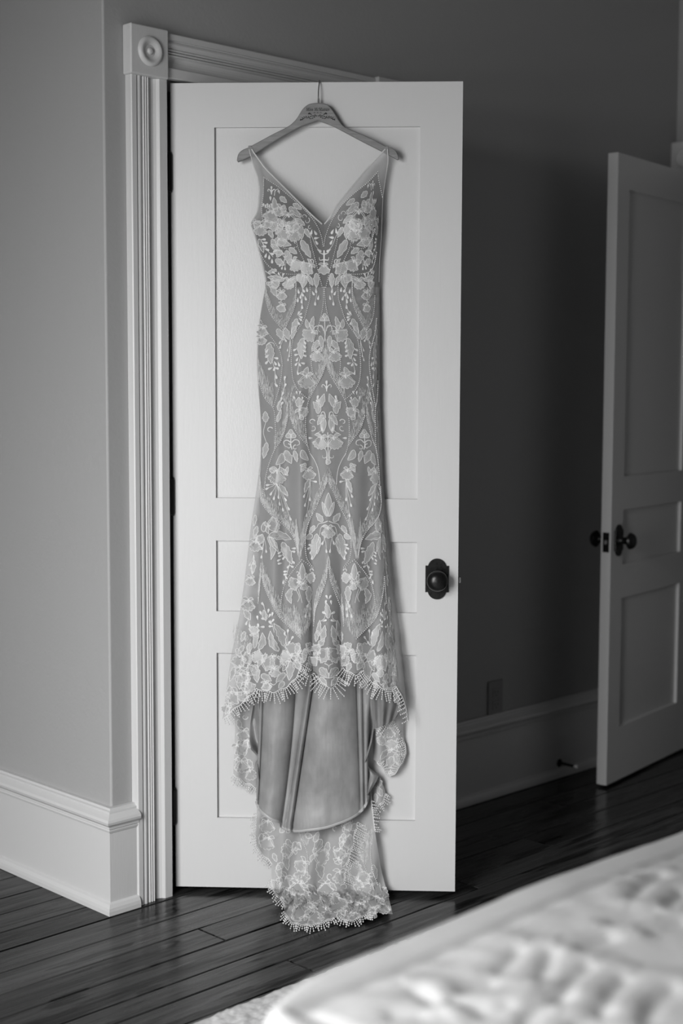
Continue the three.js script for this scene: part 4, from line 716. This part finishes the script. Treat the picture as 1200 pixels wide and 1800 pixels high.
// ---- bodice motifs
for (const T of SIDES) {
  const S = (n, f) => E(n, T, DF, f);
  S('lace_fleur', (e) => { fleur(e, 477, 335, 7); drop(e, 490, 335, 6, deg(-100)); scroll(e, [[482, 344], [484, 335], [489, 332], [487, 338]], 1.4); });
  S('lace_leaf', (e) => { leaf(e, 485, 373, 481, 347, 10); drop(e, 475, 346, 7, deg(-95)); leaf(e, 492, 346, 504, 356, 9, { fill: 0.33 }); });
  S('lace_flower', (e) => { fan(e, 477, 378, 12, deg(110)); for (let k = 0; k < 5; k++) drop(e, 463 + k * 3.4, 358 + (k % 2) * 2, 6, deg(-80 - k * 5)); });
  S('lace_flower', (e) => { fan(e, 508, 385, 13, deg(85), { lobes: 6 }); });
  S('lace_flower', (e) => { bloom(e, 481, 398, 8.5, 0.4); fan(e, 500, 411, 12, deg(150)); });
  S('lace_leaf', (e) => { leaf(e, 508, 364, 528, 381, 12); leaf(e, 499, 360, 497, 378, 10); leaf(e, 519, 384, 536, 396, 9); });
  S('lace_leaf', (e) => { leaf(e, 528, 396, 530, 421, 12, { teeth: 3 }); leaf(e, 486, 424, 512, 431, 11, { teeth: 2 }); });
  S('lace_flower', (e) => { fan(e, 517, 412, 11, deg(80)); bloom(e, 521, 399, 6, 0.2); });
  S('lace_scroll', (e) => { curl(e, 539, 388, 6, deg(-60), 1, 1.4); curl(e, 545, 400, 4, deg(-100), -1, 1.3); curl(e, 534, 381, 5, deg(10), -1, 1.2); for (const [x, y, a] of [[556, 412, 60], [553, 419, 170], [558, 429, 60], [547, 411, 100], [564, 442, 30]]) drop(e, x, y, 8, deg(a)); stem(e, [[540, 402], [549, 418], [555, 432], [563, 442]]); });
  S('lace_flower', (e) => { fan(e, 458, 403, 10, deg(100)); fan(e, 450, 393, 7, deg(40)); });
  S('lace_spray', (e) => { leaf(e, 455, 420, 463, 444, 9, { open: true }); stem(e, [[460, 425], [470, 440], [480, 452]]); for (const [x, y, a] of [[466, 421, 0], [469, 427, 10], [467, 433, 0], [472, 440, 20], [466, 452, 110], [473, 455, 90], [478, 462, 90], [480, 447, 20], [486, 440, -30]]) drop(e, x, y, 7.5, deg(a)); });
  S('lace_leaf', (e) => { leaf(e, 478, 420, 484, 436, 9); leaf(e, 480, 442, 499, 446, 9); leaf(e, 484, 456, 500, 466, 11); });
  S('lace_flower', (e) => { fan(e, 519, 464, 11, deg(60), { lobes: 6 }); leaf(e, 503, 440, 511, 468, 13); drops(e, [500, 455], [[495, 473], [501, 474], [491, 468]], 6); });
  S('lace_leaf', (e) => { leaf(e, 529, 422, 546, 453, 13, { teeth: 3 }); });
  S('lace_flower', (e) => { fan(e, 541, 470, 11, deg(140), { lobes: 6, span: 3.6 }); curl(e, 547, 459, 5, deg(60), -1); });
  S('lace_leaf', (e) => { leaf(e, 535, 483, 532, 507, 12, { teeth: 2 }); leaf(e, 556, 480, 556, 506, 10, { teeth: 3 }); });
  S('lace_leaf', (e) => { leaf(e, 522, 486, 502, 505, 12, { teeth: 2 }); leaf(e, 500, 492, 470, 487, 10, { teeth: 2 }); drops(e, [495, 490], [[489, 480], [498, 481], [479, 478]], 6); scroll(e, [[466, 476], [475, 483], [490, 492], [505, 486]], 1.2); });
  S('lace_scroll', (e) => { scroll(e, [[569, 447], [566, 446], [562, 444], [560, 439]], 2.2); scroll(e, [[569, 456], [566, 457], [562, 457], [561, 452]], 2.2); });
  // narrow bound edges of neckline and armhole
  const side = T === ident ? silL : silR, nk = T === ident ? neckL : neckR, eb = new Emb(DS, ident), a = [], b = [];
  for (let y = 262; y <= 500; y += 6) a.push([poly(side, y) + (T === ident ? 1 : -1), y]);
  for (let y = 262; y <= 394; y += 6) b.push([poly(nk, y) + (T === ident ? -1 : 1), y]);
  eb.ribbon(a, 1.6, 0.5).ribbon(b, 2.4, 0.5); eb.build('bound_edge');
}
for (const T of SIDES) {
  const list = [['f', 491, 370, 9, 120], ['f', 470, 392, 8, 60], ['f', 513, 398, 9, 20], ['l', 497, 392, 484, 412, 10], ['l', 489, 384, 498, 400, 9], ['l', 472, 405, 480, 418, 8], ['f', 493, 424, 8, 60], ['l', 536, 402, 545, 418, 8], ['l', 515, 358, 530, 368, 8], ['c', 503, 372, 5, 30], ['c', 489, 404, 5, 200], ['c', 520, 424, 4, 100], ['c', 470, 370, 4, 0], ['c', 526, 380, 5, -90], ['l', 508, 436, 522, 446, 9], ['l', 476, 430, 492, 440, 9], ['c', 500, 448, 5, 10], ['f', 507, 498, 9, 100], ['l', 468, 497, 488, 505, 9], ['f', 482, 498, 8, 30], ['l', 541, 484, 550, 502, 8], ['l', 486, 474, 470, 480, 7], ['f', 530, 488, 8, 140], ['c', 512, 488, 5, 0], ['l', 495, 440, 486, 452, 8],
    ['f', 425, 1190, 10, 60], ['f', 440, 1180, 10, -40], ['l', 432, 1195, 442, 1215, 11], ['f', 455, 1155, 10, 200], ['l', 402, 1215, 410, 1235, 9], ['f', 428, 1222, 10, 120], ['l', 415, 1140, 425, 1158, 9], ['f', 483, 1180, 9, 90], ['f', 500, 1155, 10, -30], ['l', 525, 1130, 520, 1150, 10], ['f', 527, 1155, 10, 60], ['l', 540, 1165, 546, 1180, 9], ['f', 553, 1140, 9, 30], ['f', 468, 1205, 8, 80], ['c', 480, 1150, 6, 0], ['c', 447, 1150, 6, 90], ['l', 440, 1130, 436, 1150, 9], ['f', 398, 1245, 8, 130], ['l', 558, 1108, 555, 1128, 8], ['f', 446, 1110, 8, -80], ['l', 430, 1110, 424, 1128, 8], ['f', 440, 1020, 8, 100], ['l', 447, 985, 443, 1010, 8], ['l', 452, 925, 446, 945, 8]];
  for (const [k, ...a] of list) E(k === 'f' ? 'lace_flower' : k === 'l' ? 'lace_leaf' : 'lace_scroll', T, DF, (e) => { if (k === 'f') fan(e, a[0], a[1], a[2], deg(a[3]), { fill: 0.36 }); else if (k === 'l') leaf(e, a[0], a[1], a[2], a[3], a[4]); else curl(e, a[0], a[1], a[2], deg(a[3]), 1, 1.3); });
}
E('lace_flower', ident, DF, (e) => { stem(e, [[569.5, 440], [569.5, 452], [569.5, 466]], 2.6); fan(e, 569.5, 472, 9, deg(90), { lobes: 3, span: 2.8 }); });

// ---- pearl fringe along the lace hem
function fringe(pts, D, o = {}) {   // rows of pearls hanging off a curve, fanning outward; o.len rows
  const s0 = resample(smooth(pts, 6), Math.max(3, Math.round(((o.n ?? 0) || pts.length * 3) * 1.15))), s = s0.map(([x, y], k) => [x, y + 1.6 * Math.sin(k * 0.9)]);
  const e = new Emb(D), side = o.side ?? 1;
  for (let k = 0; k < s.length; k++) {
    const a = s[Math.max(0, k - 1)], b = s[Math.min(s.length - 1, k + 1)], l = Math.hypot(b[0] - a[0], b[1] - a[1]) || 1, nx = -side * (b[1] - a[1]) / l, ny = side * (b[0] - a[0]) / l + 0.3;
    const m = (o.len ?? 4) + (k % 4 === 2 ? 2 : 0) + (k % 2);
    for (let j = 0; j < m; j++) e.bead(s[k][0] + nx * (2 + j * 3.0) + rr(-0.3, 0.3), s[k][1] + ny * (2 + j * 3.0), rr(1.3, 1.6));
    e.ribbon([[s[k][0], s[k][1]], [s[k][0] + nx * m * 3, s[k][1] + ny * m * 3]], 0.7, 0.6, 0.0008);
  }
  e.ribbon(s, 1.5, 0.66, 0.0018);
  return e.build('pearl_fringe');
}
const DH = (x, y) => DF(x, Math.min(y, 1262)) + 0.001;
fringe([[393, 1262], [412, 1246], [432, 1229], [449, 1213]], DH, { n: 16, len: 3 });
fringe([[450, 1210], [466, 1214], [483, 1216], [500, 1209], [514, 1198], [524, 1184], [530, 1166]], DH, { n: 27, len: 4 });
fringe([[536, 1176], [541, 1186], [547, 1188], [552, 1184]], DH, { n: 6, len: 4 });
fringe([[558, 1188], [568, 1202], [580, 1209], [591, 1202], [595, 1190]], DH, { n: 13, len: 5 });
fringe([[603, 1174], [614, 1182], [625, 1186], [636, 1180]], DH, { n: 11, len: 5 });
fringe([[640, 1178], [648, 1192], [660, 1203], [672, 1209], [684, 1210], [695, 1205]], DH, { n: 22, len: 5 });
fringe([[697, 1208], [706, 1222], [712, 1240], [718, 1264]], DH, { n: 9, len: 3 });
// side panels and train
fringe([[410, 1362], [428, 1374], [452, 1385]], DSide, { n: 16, len: 2 });
fringe([[668, 1262], [680, 1276], [692, 1268]], DSide, { n: 12, len: 5 });
fringe([[662, 1340], [673, 1350], [684, 1366], [699, 1353], [712, 1330], [713, 1316], [708, 1296]], DSide, { n: 34, len: 3, side: -1 });
fringe([[655, 1424], [670, 1412], [678, 1396]], DSide, { n: 12, len: 2 });
fringe([[451, 1430], [450, 1465], [453, 1490], [467, 1507], [478, 1518]], DT, { n: 26, len: 2, side: 1 });
fringe([[477, 1545], [480, 1561], [488, 1574], [500, 1588]], DT, { n: 16, len: 2 });
fringe([[500, 1602], [512, 1620], [530, 1624], [548, 1625], [570, 1619], [586, 1612]], DT, { n: 34, len: 2 });
fringe([[598, 1609], [612, 1617], [622, 1616], [640, 1607], [655, 1601]], DT, { n: 20, len: 2 });
fringe([[652, 1408], [656, 1440], [659, 1462]], DT, { n: 10, len: 2, side: -1 });
fringe([[628, 1445], [622, 1470], [615, 1500], [607, 1530], [604, 1552]], DT, { n: 24, len: 5, side: -1 });
// embroidery on the train and side panels
{
  const put = (D, list) => { for (const [k, ...a] of list) E(k === 'f' ? 'lace_flower' : k === 'b' ? 'lace_flower' : k === 'l' ? 'lace_leaf' : 'lace_scroll', ident, D, (e) => { if (k === 'f') fan(e, a[0], a[1], a[2], deg(a[3]), { lobes: 5 }); else if (k === 'b') bloom(e, a[0], a[1], a[2], a[3]); else if (k === 'l') leaf(e, a[0], a[1], a[2], a[3], a[4]); else curl(e, a[0], a[1], a[2], deg(a[3]), a[4] || 1); }); };
  put(DSide, [['f', 428, 1290, 10, 100], ['l', 418, 1265, 424, 1285, 9], ['f', 421, 1315, 11, 60], ['l', 432, 1300, 430, 1330, 10], ['f', 425, 1345, 12, 90], ['f', 441, 1360, 10, 70], ['l', 419, 1330, 414, 1355, 8], ['l', 436, 1335, 444, 1352, 9], ['c', 430, 1260, 6, 0], ['f', 440, 1305, 8, 40],
    ['l', 690, 1330, 680, 1352, 14], ['l', 694, 1325, 702, 1345, 12], ['f', 688, 1312, 10, -90], ['l', 698, 1312, 708, 1325, 9], ['l', 682, 1318, 668, 1335, 10], ['f', 672, 1300, 9, 120], ['f', 684, 1285, 10, 100], ['c', 700, 1300, 6, 20], ['l', 664, 1385, 672, 1400, 10], ['l', 660, 1395, 660, 1412, 8], ['f', 662, 1375, 8, 60]]);
  put(DT, [['f', 470, 1450, 12, 100], ['l', 462, 1440, 470, 1462, 10], ['l', 505, 1475, 512, 1500, 12], ['f', 508, 1495, 12, 170], ['l', 500, 1500, 506, 1530, 12], ['f', 470, 1480, 12, 110], ['l', 460, 1465, 458, 1485, 9], ['f', 530, 1545, 13, -80], ['l', 528, 1520, 534, 1540, 12], ['f', 522, 1560, 13, 100], ['f', 500, 1548, 12, 120], ['l', 488, 1520, 492, 1545, 11], ['f', 488, 1556, 11, 150], ['l', 565, 1475, 552, 1500, 14], ['f', 562, 1505, 14, 20], ['l', 560, 1515, 566, 1545, 14], ['l', 552, 1480, 560, 1462, 10], ['f', 572, 1560, 12, 90], ['l', 577, 1480, 572, 1505, 10], ['c', 590, 1490, 8, 0], ['l', 605, 1465, 598, 1490, 12], ['f', 610, 1480, 12, 0], ['l', 612, 1500, 600, 1525, 12], ['f', 598, 1540, 12, 90],
    ['f', 620, 1530, 14, 0], ['l', 612, 1540, 640, 1560, 14], ['f', 636, 1545, 12, -40], ['l', 622, 1555, 648, 1578, 15], ['f', 650, 1562, 13, 120], ['l', 660, 1560, 670, 1580, 12], ['f', 668, 1572, 12, -60], ['l', 655, 1520, 662, 1545, 10], ['l', 665, 1590, 685, 1602, 10], ['f', 590, 1586, 15, 60], ['f', 560, 1590, 14, 110], ['f', 532, 1582, 13, 150], ['l', 520, 1595, 545, 1612, 12], ['f', 528, 1605, 13, 200], ['f', 556, 1610, 12, 90], ['l', 570, 1575, 585, 1600, 13], ['f', 612, 1598, 12, 80], ['l', 605, 1575, 620, 1600, 12], ['f', 635, 1594, 11, 60], ['l', 640, 1575, 655, 1596, 12], ['f', 508, 1575, 11, 170], ['c', 545, 1570, 7, 0], ['c', 580, 1540, 7, 90], ['l', 540, 1555, 560, 1575, 12], ['c', 605, 1560, 7, 200], ['l', 512, 1612, 530, 1618, 9], ['l', 480, 1500, 486, 1515, 8], ['f', 646, 1588, 10, 20], ['f', 675, 1595, 10, 100]]);
  for (let k = 0; k < 64; k++) {
    const y = k < 40 ? rr(1545, 1618) : rr(1440, 1545), x = lerp(poly([[1440, 458], [1490, 462], [1520, 484], [1560, 488], [1600, 510], [1620, 522]], y), poly([[1440, 640], [1500, 655], [1560, 668], [1605, 680], [1620, 600]], y), rnd());
    put(DT, [k % 3 === 0 ? ['f', x, y, rr(8, 12), rr(0, 360)] : k % 3 === 1 ? ['l', x, y, x + rr(-14, 14), y + rr(6, 18), rr(8, 12)] : ['c', x, y, rr(4, 7), rr(0, 360), rnd() < 0.5 ? 1 : -1]]);
  }
  for (const p of [[[531, 1475], [540, 1500], [541, 1525], [540, 1550]], [[628, 1470], [632, 1500], [640, 1520], [648, 1545], [652, 1565]], [[652, 1480], [652, 1510], [658, 1540], [664, 1555]]]) pearlLine(p, DT, ident);
  hatch([[632, 1505], [640, 1520], [648, 1512]], DT, ident, 34, 0.9); hatch([[525, 1470], [536, 1490], [545, 1478]], DT, ident, 26, 1); hatch([[640, 1480], [650, 1490], [655, 1480]], DT, ident, 30, 1);
}
{ // bound hem of the lining
  const e = new Emb((x, y) => DL(x, y) + 0.0006); const s = smooth(lhem, 5).map(([x, y]) => [x, y - 2]);
  const g = []; for (const p of s) g.push(p);
  e.ribbon(g, 4.4, 0.36, 0.0020).ribbon(g.map(([x, y]) => [x, y - 3.6]), 1.0, 0.3, 0.0010);
  e.build('lining_binding');
}

// ---------------------------------------------------------------- outlet and door stop
{
  const o = thing('wall_outlet', 'wall outlet plate just above the baseboard in the shadow behind the doors', 'outlet', [1.487, 0.312, 0]);
  mesh('plate', new RoundedBoxGeometry(0.072, 0.117, 0.007, 3, 0.003).translate(0, 0, 0.003), M.plate, o);
  for (const y of [-0.02, 0.02]) { const r = mesh('receptacle', new RoundedBoxGeometry(0.034, 0.029, 0.004, 3, 0.0018).translate(0, y, 0.0065), M.plate, o); mesh('slot', [box(-0.008, -0.006, y - 0.002, y + 0.007, 0.0075, 0.0088), box(0.006, 0.008, y - 0.002, y + 0.006, 0.0075, 0.0088), new THREE.CylinderGeometry(0.0022, 0.0022, 0.0012, 10).rotateX(Math.PI / 2).translate(0, y - 0.008, 0.0082)].map((g) => g.index ? g.toNonIndexed() : g), M.slot, r); }
  mesh('screw', new THREE.CylinderGeometry(0.003, 0.003, 0.0015, 12).rotateX(Math.PI / 2).translate(0, 0, 0.0067), M.brass, o);
}
{
  const o = thing('door_stop', 'dark metal door stop with pale rubber tip screwed to the baseboard', 'door stop', [1.81, 0.047, 0.0185]);
  const L = (pr) => { const l = new THREE.LatheGeometry(pr.map((a) => new THREE.Vector2(...a)), 20); l.rotateX(Math.PI / 2); return l; };
  mesh('base', L([[0.0001, 0.006], [0.009, 0.006], [0.013, 0.003], [0.0135, 0]]), M.dark, o);
  mesh('post', L([[0.006, 0.004], [0.0048, 0.012], [0.0048, 0.058], [0.0062, 0.06], [0.0062, 0.066]]), M.dark, o);
  mesh('tip', L([[0.0062, 0.064], [0.0072, 0.066], [0.0072, 0.074], [0.005, 0.0775], [0.0001, 0.078]]), M.rubber, o);
}

// ---------------------------------------------------------------- rug
{
  const x0 = -1.35, x1 = 1.25, z0 = 0.648, z1 = 2.75, st = 0.0075, nx = Math.round((x1 - x0) / st), nz = Math.round((z1 - z0) / st), pos = [], uv = [], idx = [];
  for (let j = 0; j <= nz; j++) for (let i = 0; i <= nx; i++) {
    const x = x0 + (x1 - x0) * i / nx, z = z0 + (z1 - z0) * j / nz, e = Math.min(x - x0, x1 - x, z - z0, z1 - z);
    const nub = Math.pow(vn(x * 95, z * 95, 501), 0.8) * 0.6 + vn(x * 40, z * 40, 503) * 0.4;
    const y = e <= 0.001 ? 0.0015 : (0.007 + 0.009 * nub) * sstep(0, 0.02, e) + 0.0015;
    const wob = e <= 0.001 ? 0 : 0;
    pos.push(x, y, z + wob + 0.004 * (vn(x * 20, 0, 505) - 0.5) * (j === 0 ? 1 : 0)); uv.push(x, z);
  }
  for (let j = 0; j < nz; j++) for (let i = 0; i < nx; i++) { const a = j * (nx + 1) + i; idx.push(a, a + nx + 1, a + 1, a + 1, a + nx + 1, a + nx + 2); }
  const g = new THREE.BufferGeometry(); g.setAttribute('position', new THREE.Float32BufferAttribute(pos, 3)); g.setAttribute('uv', new THREE.Float32BufferAttribute(uv, 2)); g.setIndex(idx); g.computeVertexNormals();
  tag(mesh('area_rug', g, M.rug), 'pale nubby area rug on the plank floor beside the bed', 'rug');
}

// ---------------------------------------------------------------- bed
{
  const bx0 = -1.115, bx1 = 0.92, bz0 = 1.672, bz1 = 3.22, top = 0.622, low = 0.16, r = 0.055;
  const bed = thing('bed', 'low bed under the white quilt with dark legs', 'bed', [(bx0 + bx1) / 2, 0, (bz0 + bz1) / 2]);
  const hx = (bx1 - bx0) / 2 - 0.03, hz = (bz1 - bz0) / 2 - 0.03;
  mesh('mattress', new RoundedBoxGeometry(hx * 2, 0.27, hz * 2, 4, 0.06).translate(0, 0.45, 0), M.mattress, bed);
  mesh('base', new RoundedBoxGeometry(hx * 2 - 0.04, 0.16, hz * 2 - 0.04, 2, 0.01).translate(0, 0.235, 0), M.bedwood, bed);
  for (const [a, b] of [[-1, -1], [-1, 1], [1, -1], [1, 1]]) mesh('leg', new THREE.CylinderGeometry(0.028, 0.022, 0.137, 16).translate(a * (hx - 0.1), 0.0905, b * (hz - 0.1)), M.bedwood, bed);
  // quilt: rounded drape with a stitched border, puckers and soft folds
  const creases = [[[810, 590], [830, 540], [890, 490]], [[940, 630], [970, 570], [1010, 530]], [[1080, 660], [1110, 600], [1170, 560]], [[680, 660], [730, 620], [800, 595]], [[1040, 270], [1080, 220], [1130, 190]], [[1150, 300], [1200, 250]], [[480, 565], [560, 540]], [[600, 500], [660, 440]], [[735, 520], [770, 450]], [[980, 350], [1110, 320]], [[850, 670], [930, 640]], [[1110, 380], [1200, 355]], [[320, 560], [370, 600]], [[450, 600], [520, 620]], [[250, 640], [330, 640]], [[560, 640], [620, 620]], [[880, 430], [960, 400]]]
    .map((l) => smooth(l, 4)).map((l) => l.map(([x, y]) => { const px = 560 + x * 0.5333, py = 1440 + y * 0.5333, a = (px - 600) / FPX, b = -(py - 900) / FPX, d = fwd.clone().addScaledVector(right, a).addScaledVector(up, b), t = (top - CAM.y) / d.y; return [CAM.x + d.x * t, CAM.z + d.z * t]; }));
  const segD = (x, z, a, b) => { const dx = b[0] - a[0], dz = b[1] - a[1], t = clamp(((x - a[0]) * dx + (z - a[1]) * dz) / (dx * dx + dz * dz), 0, 1); const ex = x - a[0] - dx * t, ez = z - a[1] - dz * t; return [Math.hypot(ex, ez), Math.sign(ex * dz - ez * dx)]; };
  const seam = 0.098;
  function relief(x, z) {
    const e = z - bz0, ex = x - bx0, es = Math.min(e, ex);
    let h = 0.004 * (fbm(x * 5, z * 5, 601, 3) - 0.5) * 2;
    h -= 0.0085 * Math.exp(-(((es - seam) / 0.010) ** 2));
    h += 0.0013 * Math.sin((e < ex ? x : z) * 95 + 6 * fbm(x * 9, z * 9, 607, 2)) * Math.exp(-Math.max(0, es - seam) / 0.035) * sstep(seam - 0.012, seam + 0.008, es);
    const inn = sstep(seam + 0.01, seam + 0.06, es);
    h += inn * 0.003 * (fbm(x * 16 + z * 5, z * 16 - x * 6, 611, 3) - 0.5);
    for (const l of creases) { let d = 9, sg = 1; for (let k = 0; k + 1 < l.length; k++) { const [q, z2] = segD(x, z, l[k], l[k + 1]); if (q < d) { d = q; sg = z2; } } if (d < 0.12) h += -0.0052 * Math.exp(-((d / 0.010) ** 2)) + (sg > 0 ? 0.003 : 0.001) * Math.exp(-(((d - 0.032) / 0.022) ** 2)); }
    return h;
  }
  const skirt = top - low - r, prof = (t, len) => { // t: 0 at the hem ... returns [inset, drop]
    if (t < skirt) return [0, top - low - t]; const q = t - skirt, arc = r * Math.PI / 2; if (q < arc) { const a = q / r; return [r * (1 - Math.cos(a)), r * (1 - Math.sin(a))]; } return [r + q - arc, 0];
  };
  const axis = (len, fine) => { const T = 2 * (skirt + r * Math.PI / 2) + len - 2 * r, half = T / 2, list = []; let t = 0; while (t < half) { list.push(t); t += t < skirt ? 0.05 : fine; } const full = [...list.map((q) => { const [i, d] = prof(q); return [i, d]; }), ...list.slice().reverse().map((q) => { const [i, d] = prof(q); return [len - i, d]; })]; return full; };
  const AX = axis(bx1 - bx0, 0.0062), AZ = axis(bz1 - bz0, 0.0062), pos = [], uv = [], idx = [];
  for (const [iz, dz] of AZ) for (const [ix, dx] of AX) {
    const R = 0.24, ca = R - Math.min(ix, bx1 - bx0 - ix), cb = R - Math.min(iz, bz1 - bz0 - iz); let ux = ix, uz = iz;
    if (ca > 0 && cb > 0) { const na = ca * Math.sqrt(1 - cb * cb / (2 * R * R)), nb = cb * Math.sqrt(1 - ca * ca / (2 * R * R)); ux = ix < R ? R - na : bx1 - bx0 - R + na; uz = iz < R ? R - nb : bz1 - bz0 - R + nb; }
    const x = bx0 + ux, z = bz0 + uz, d = Math.max(dx, dz), w = 1 - sstep(0, r, d);
    const y = top - d + (w > 0 ? w * relief(x, z) : 0) + 0.004 * Math.sin(x * 9) * w, sw = d > r ? 0.012 * Math.sin((dz > dx ? x : z) * 34) * sstep(r, 0.3, d) : 0;
    pos.push(x + (dx > dz ? sw : 0), y, z + (dz >= dx ? sw : 0)); uv.push(x, z + y);
  }
  const n = AX.length; for (let j = 0; j + 1 < AZ.length; j++) for (let i = 0; i + 1 < n; i++) { const a = j * n + i; idx.push(a, a + n, a + 1, a + 1, a + n, a + n + 1); }
  const g = new THREE.BufferGeometry(); g.setAttribute('position', new THREE.Float32BufferAttribute(pos, 3)); g.setAttribute('uv', new THREE.Float32BufferAttribute(uv, 2)); g.setIndex(idx); g.computeVertexNormals();
  tag(mesh('quilt', g, M.quilt), 'white puckered quilt with stitched border spread over the bed', 'quilt');
}

renderer.render(scene, camera);
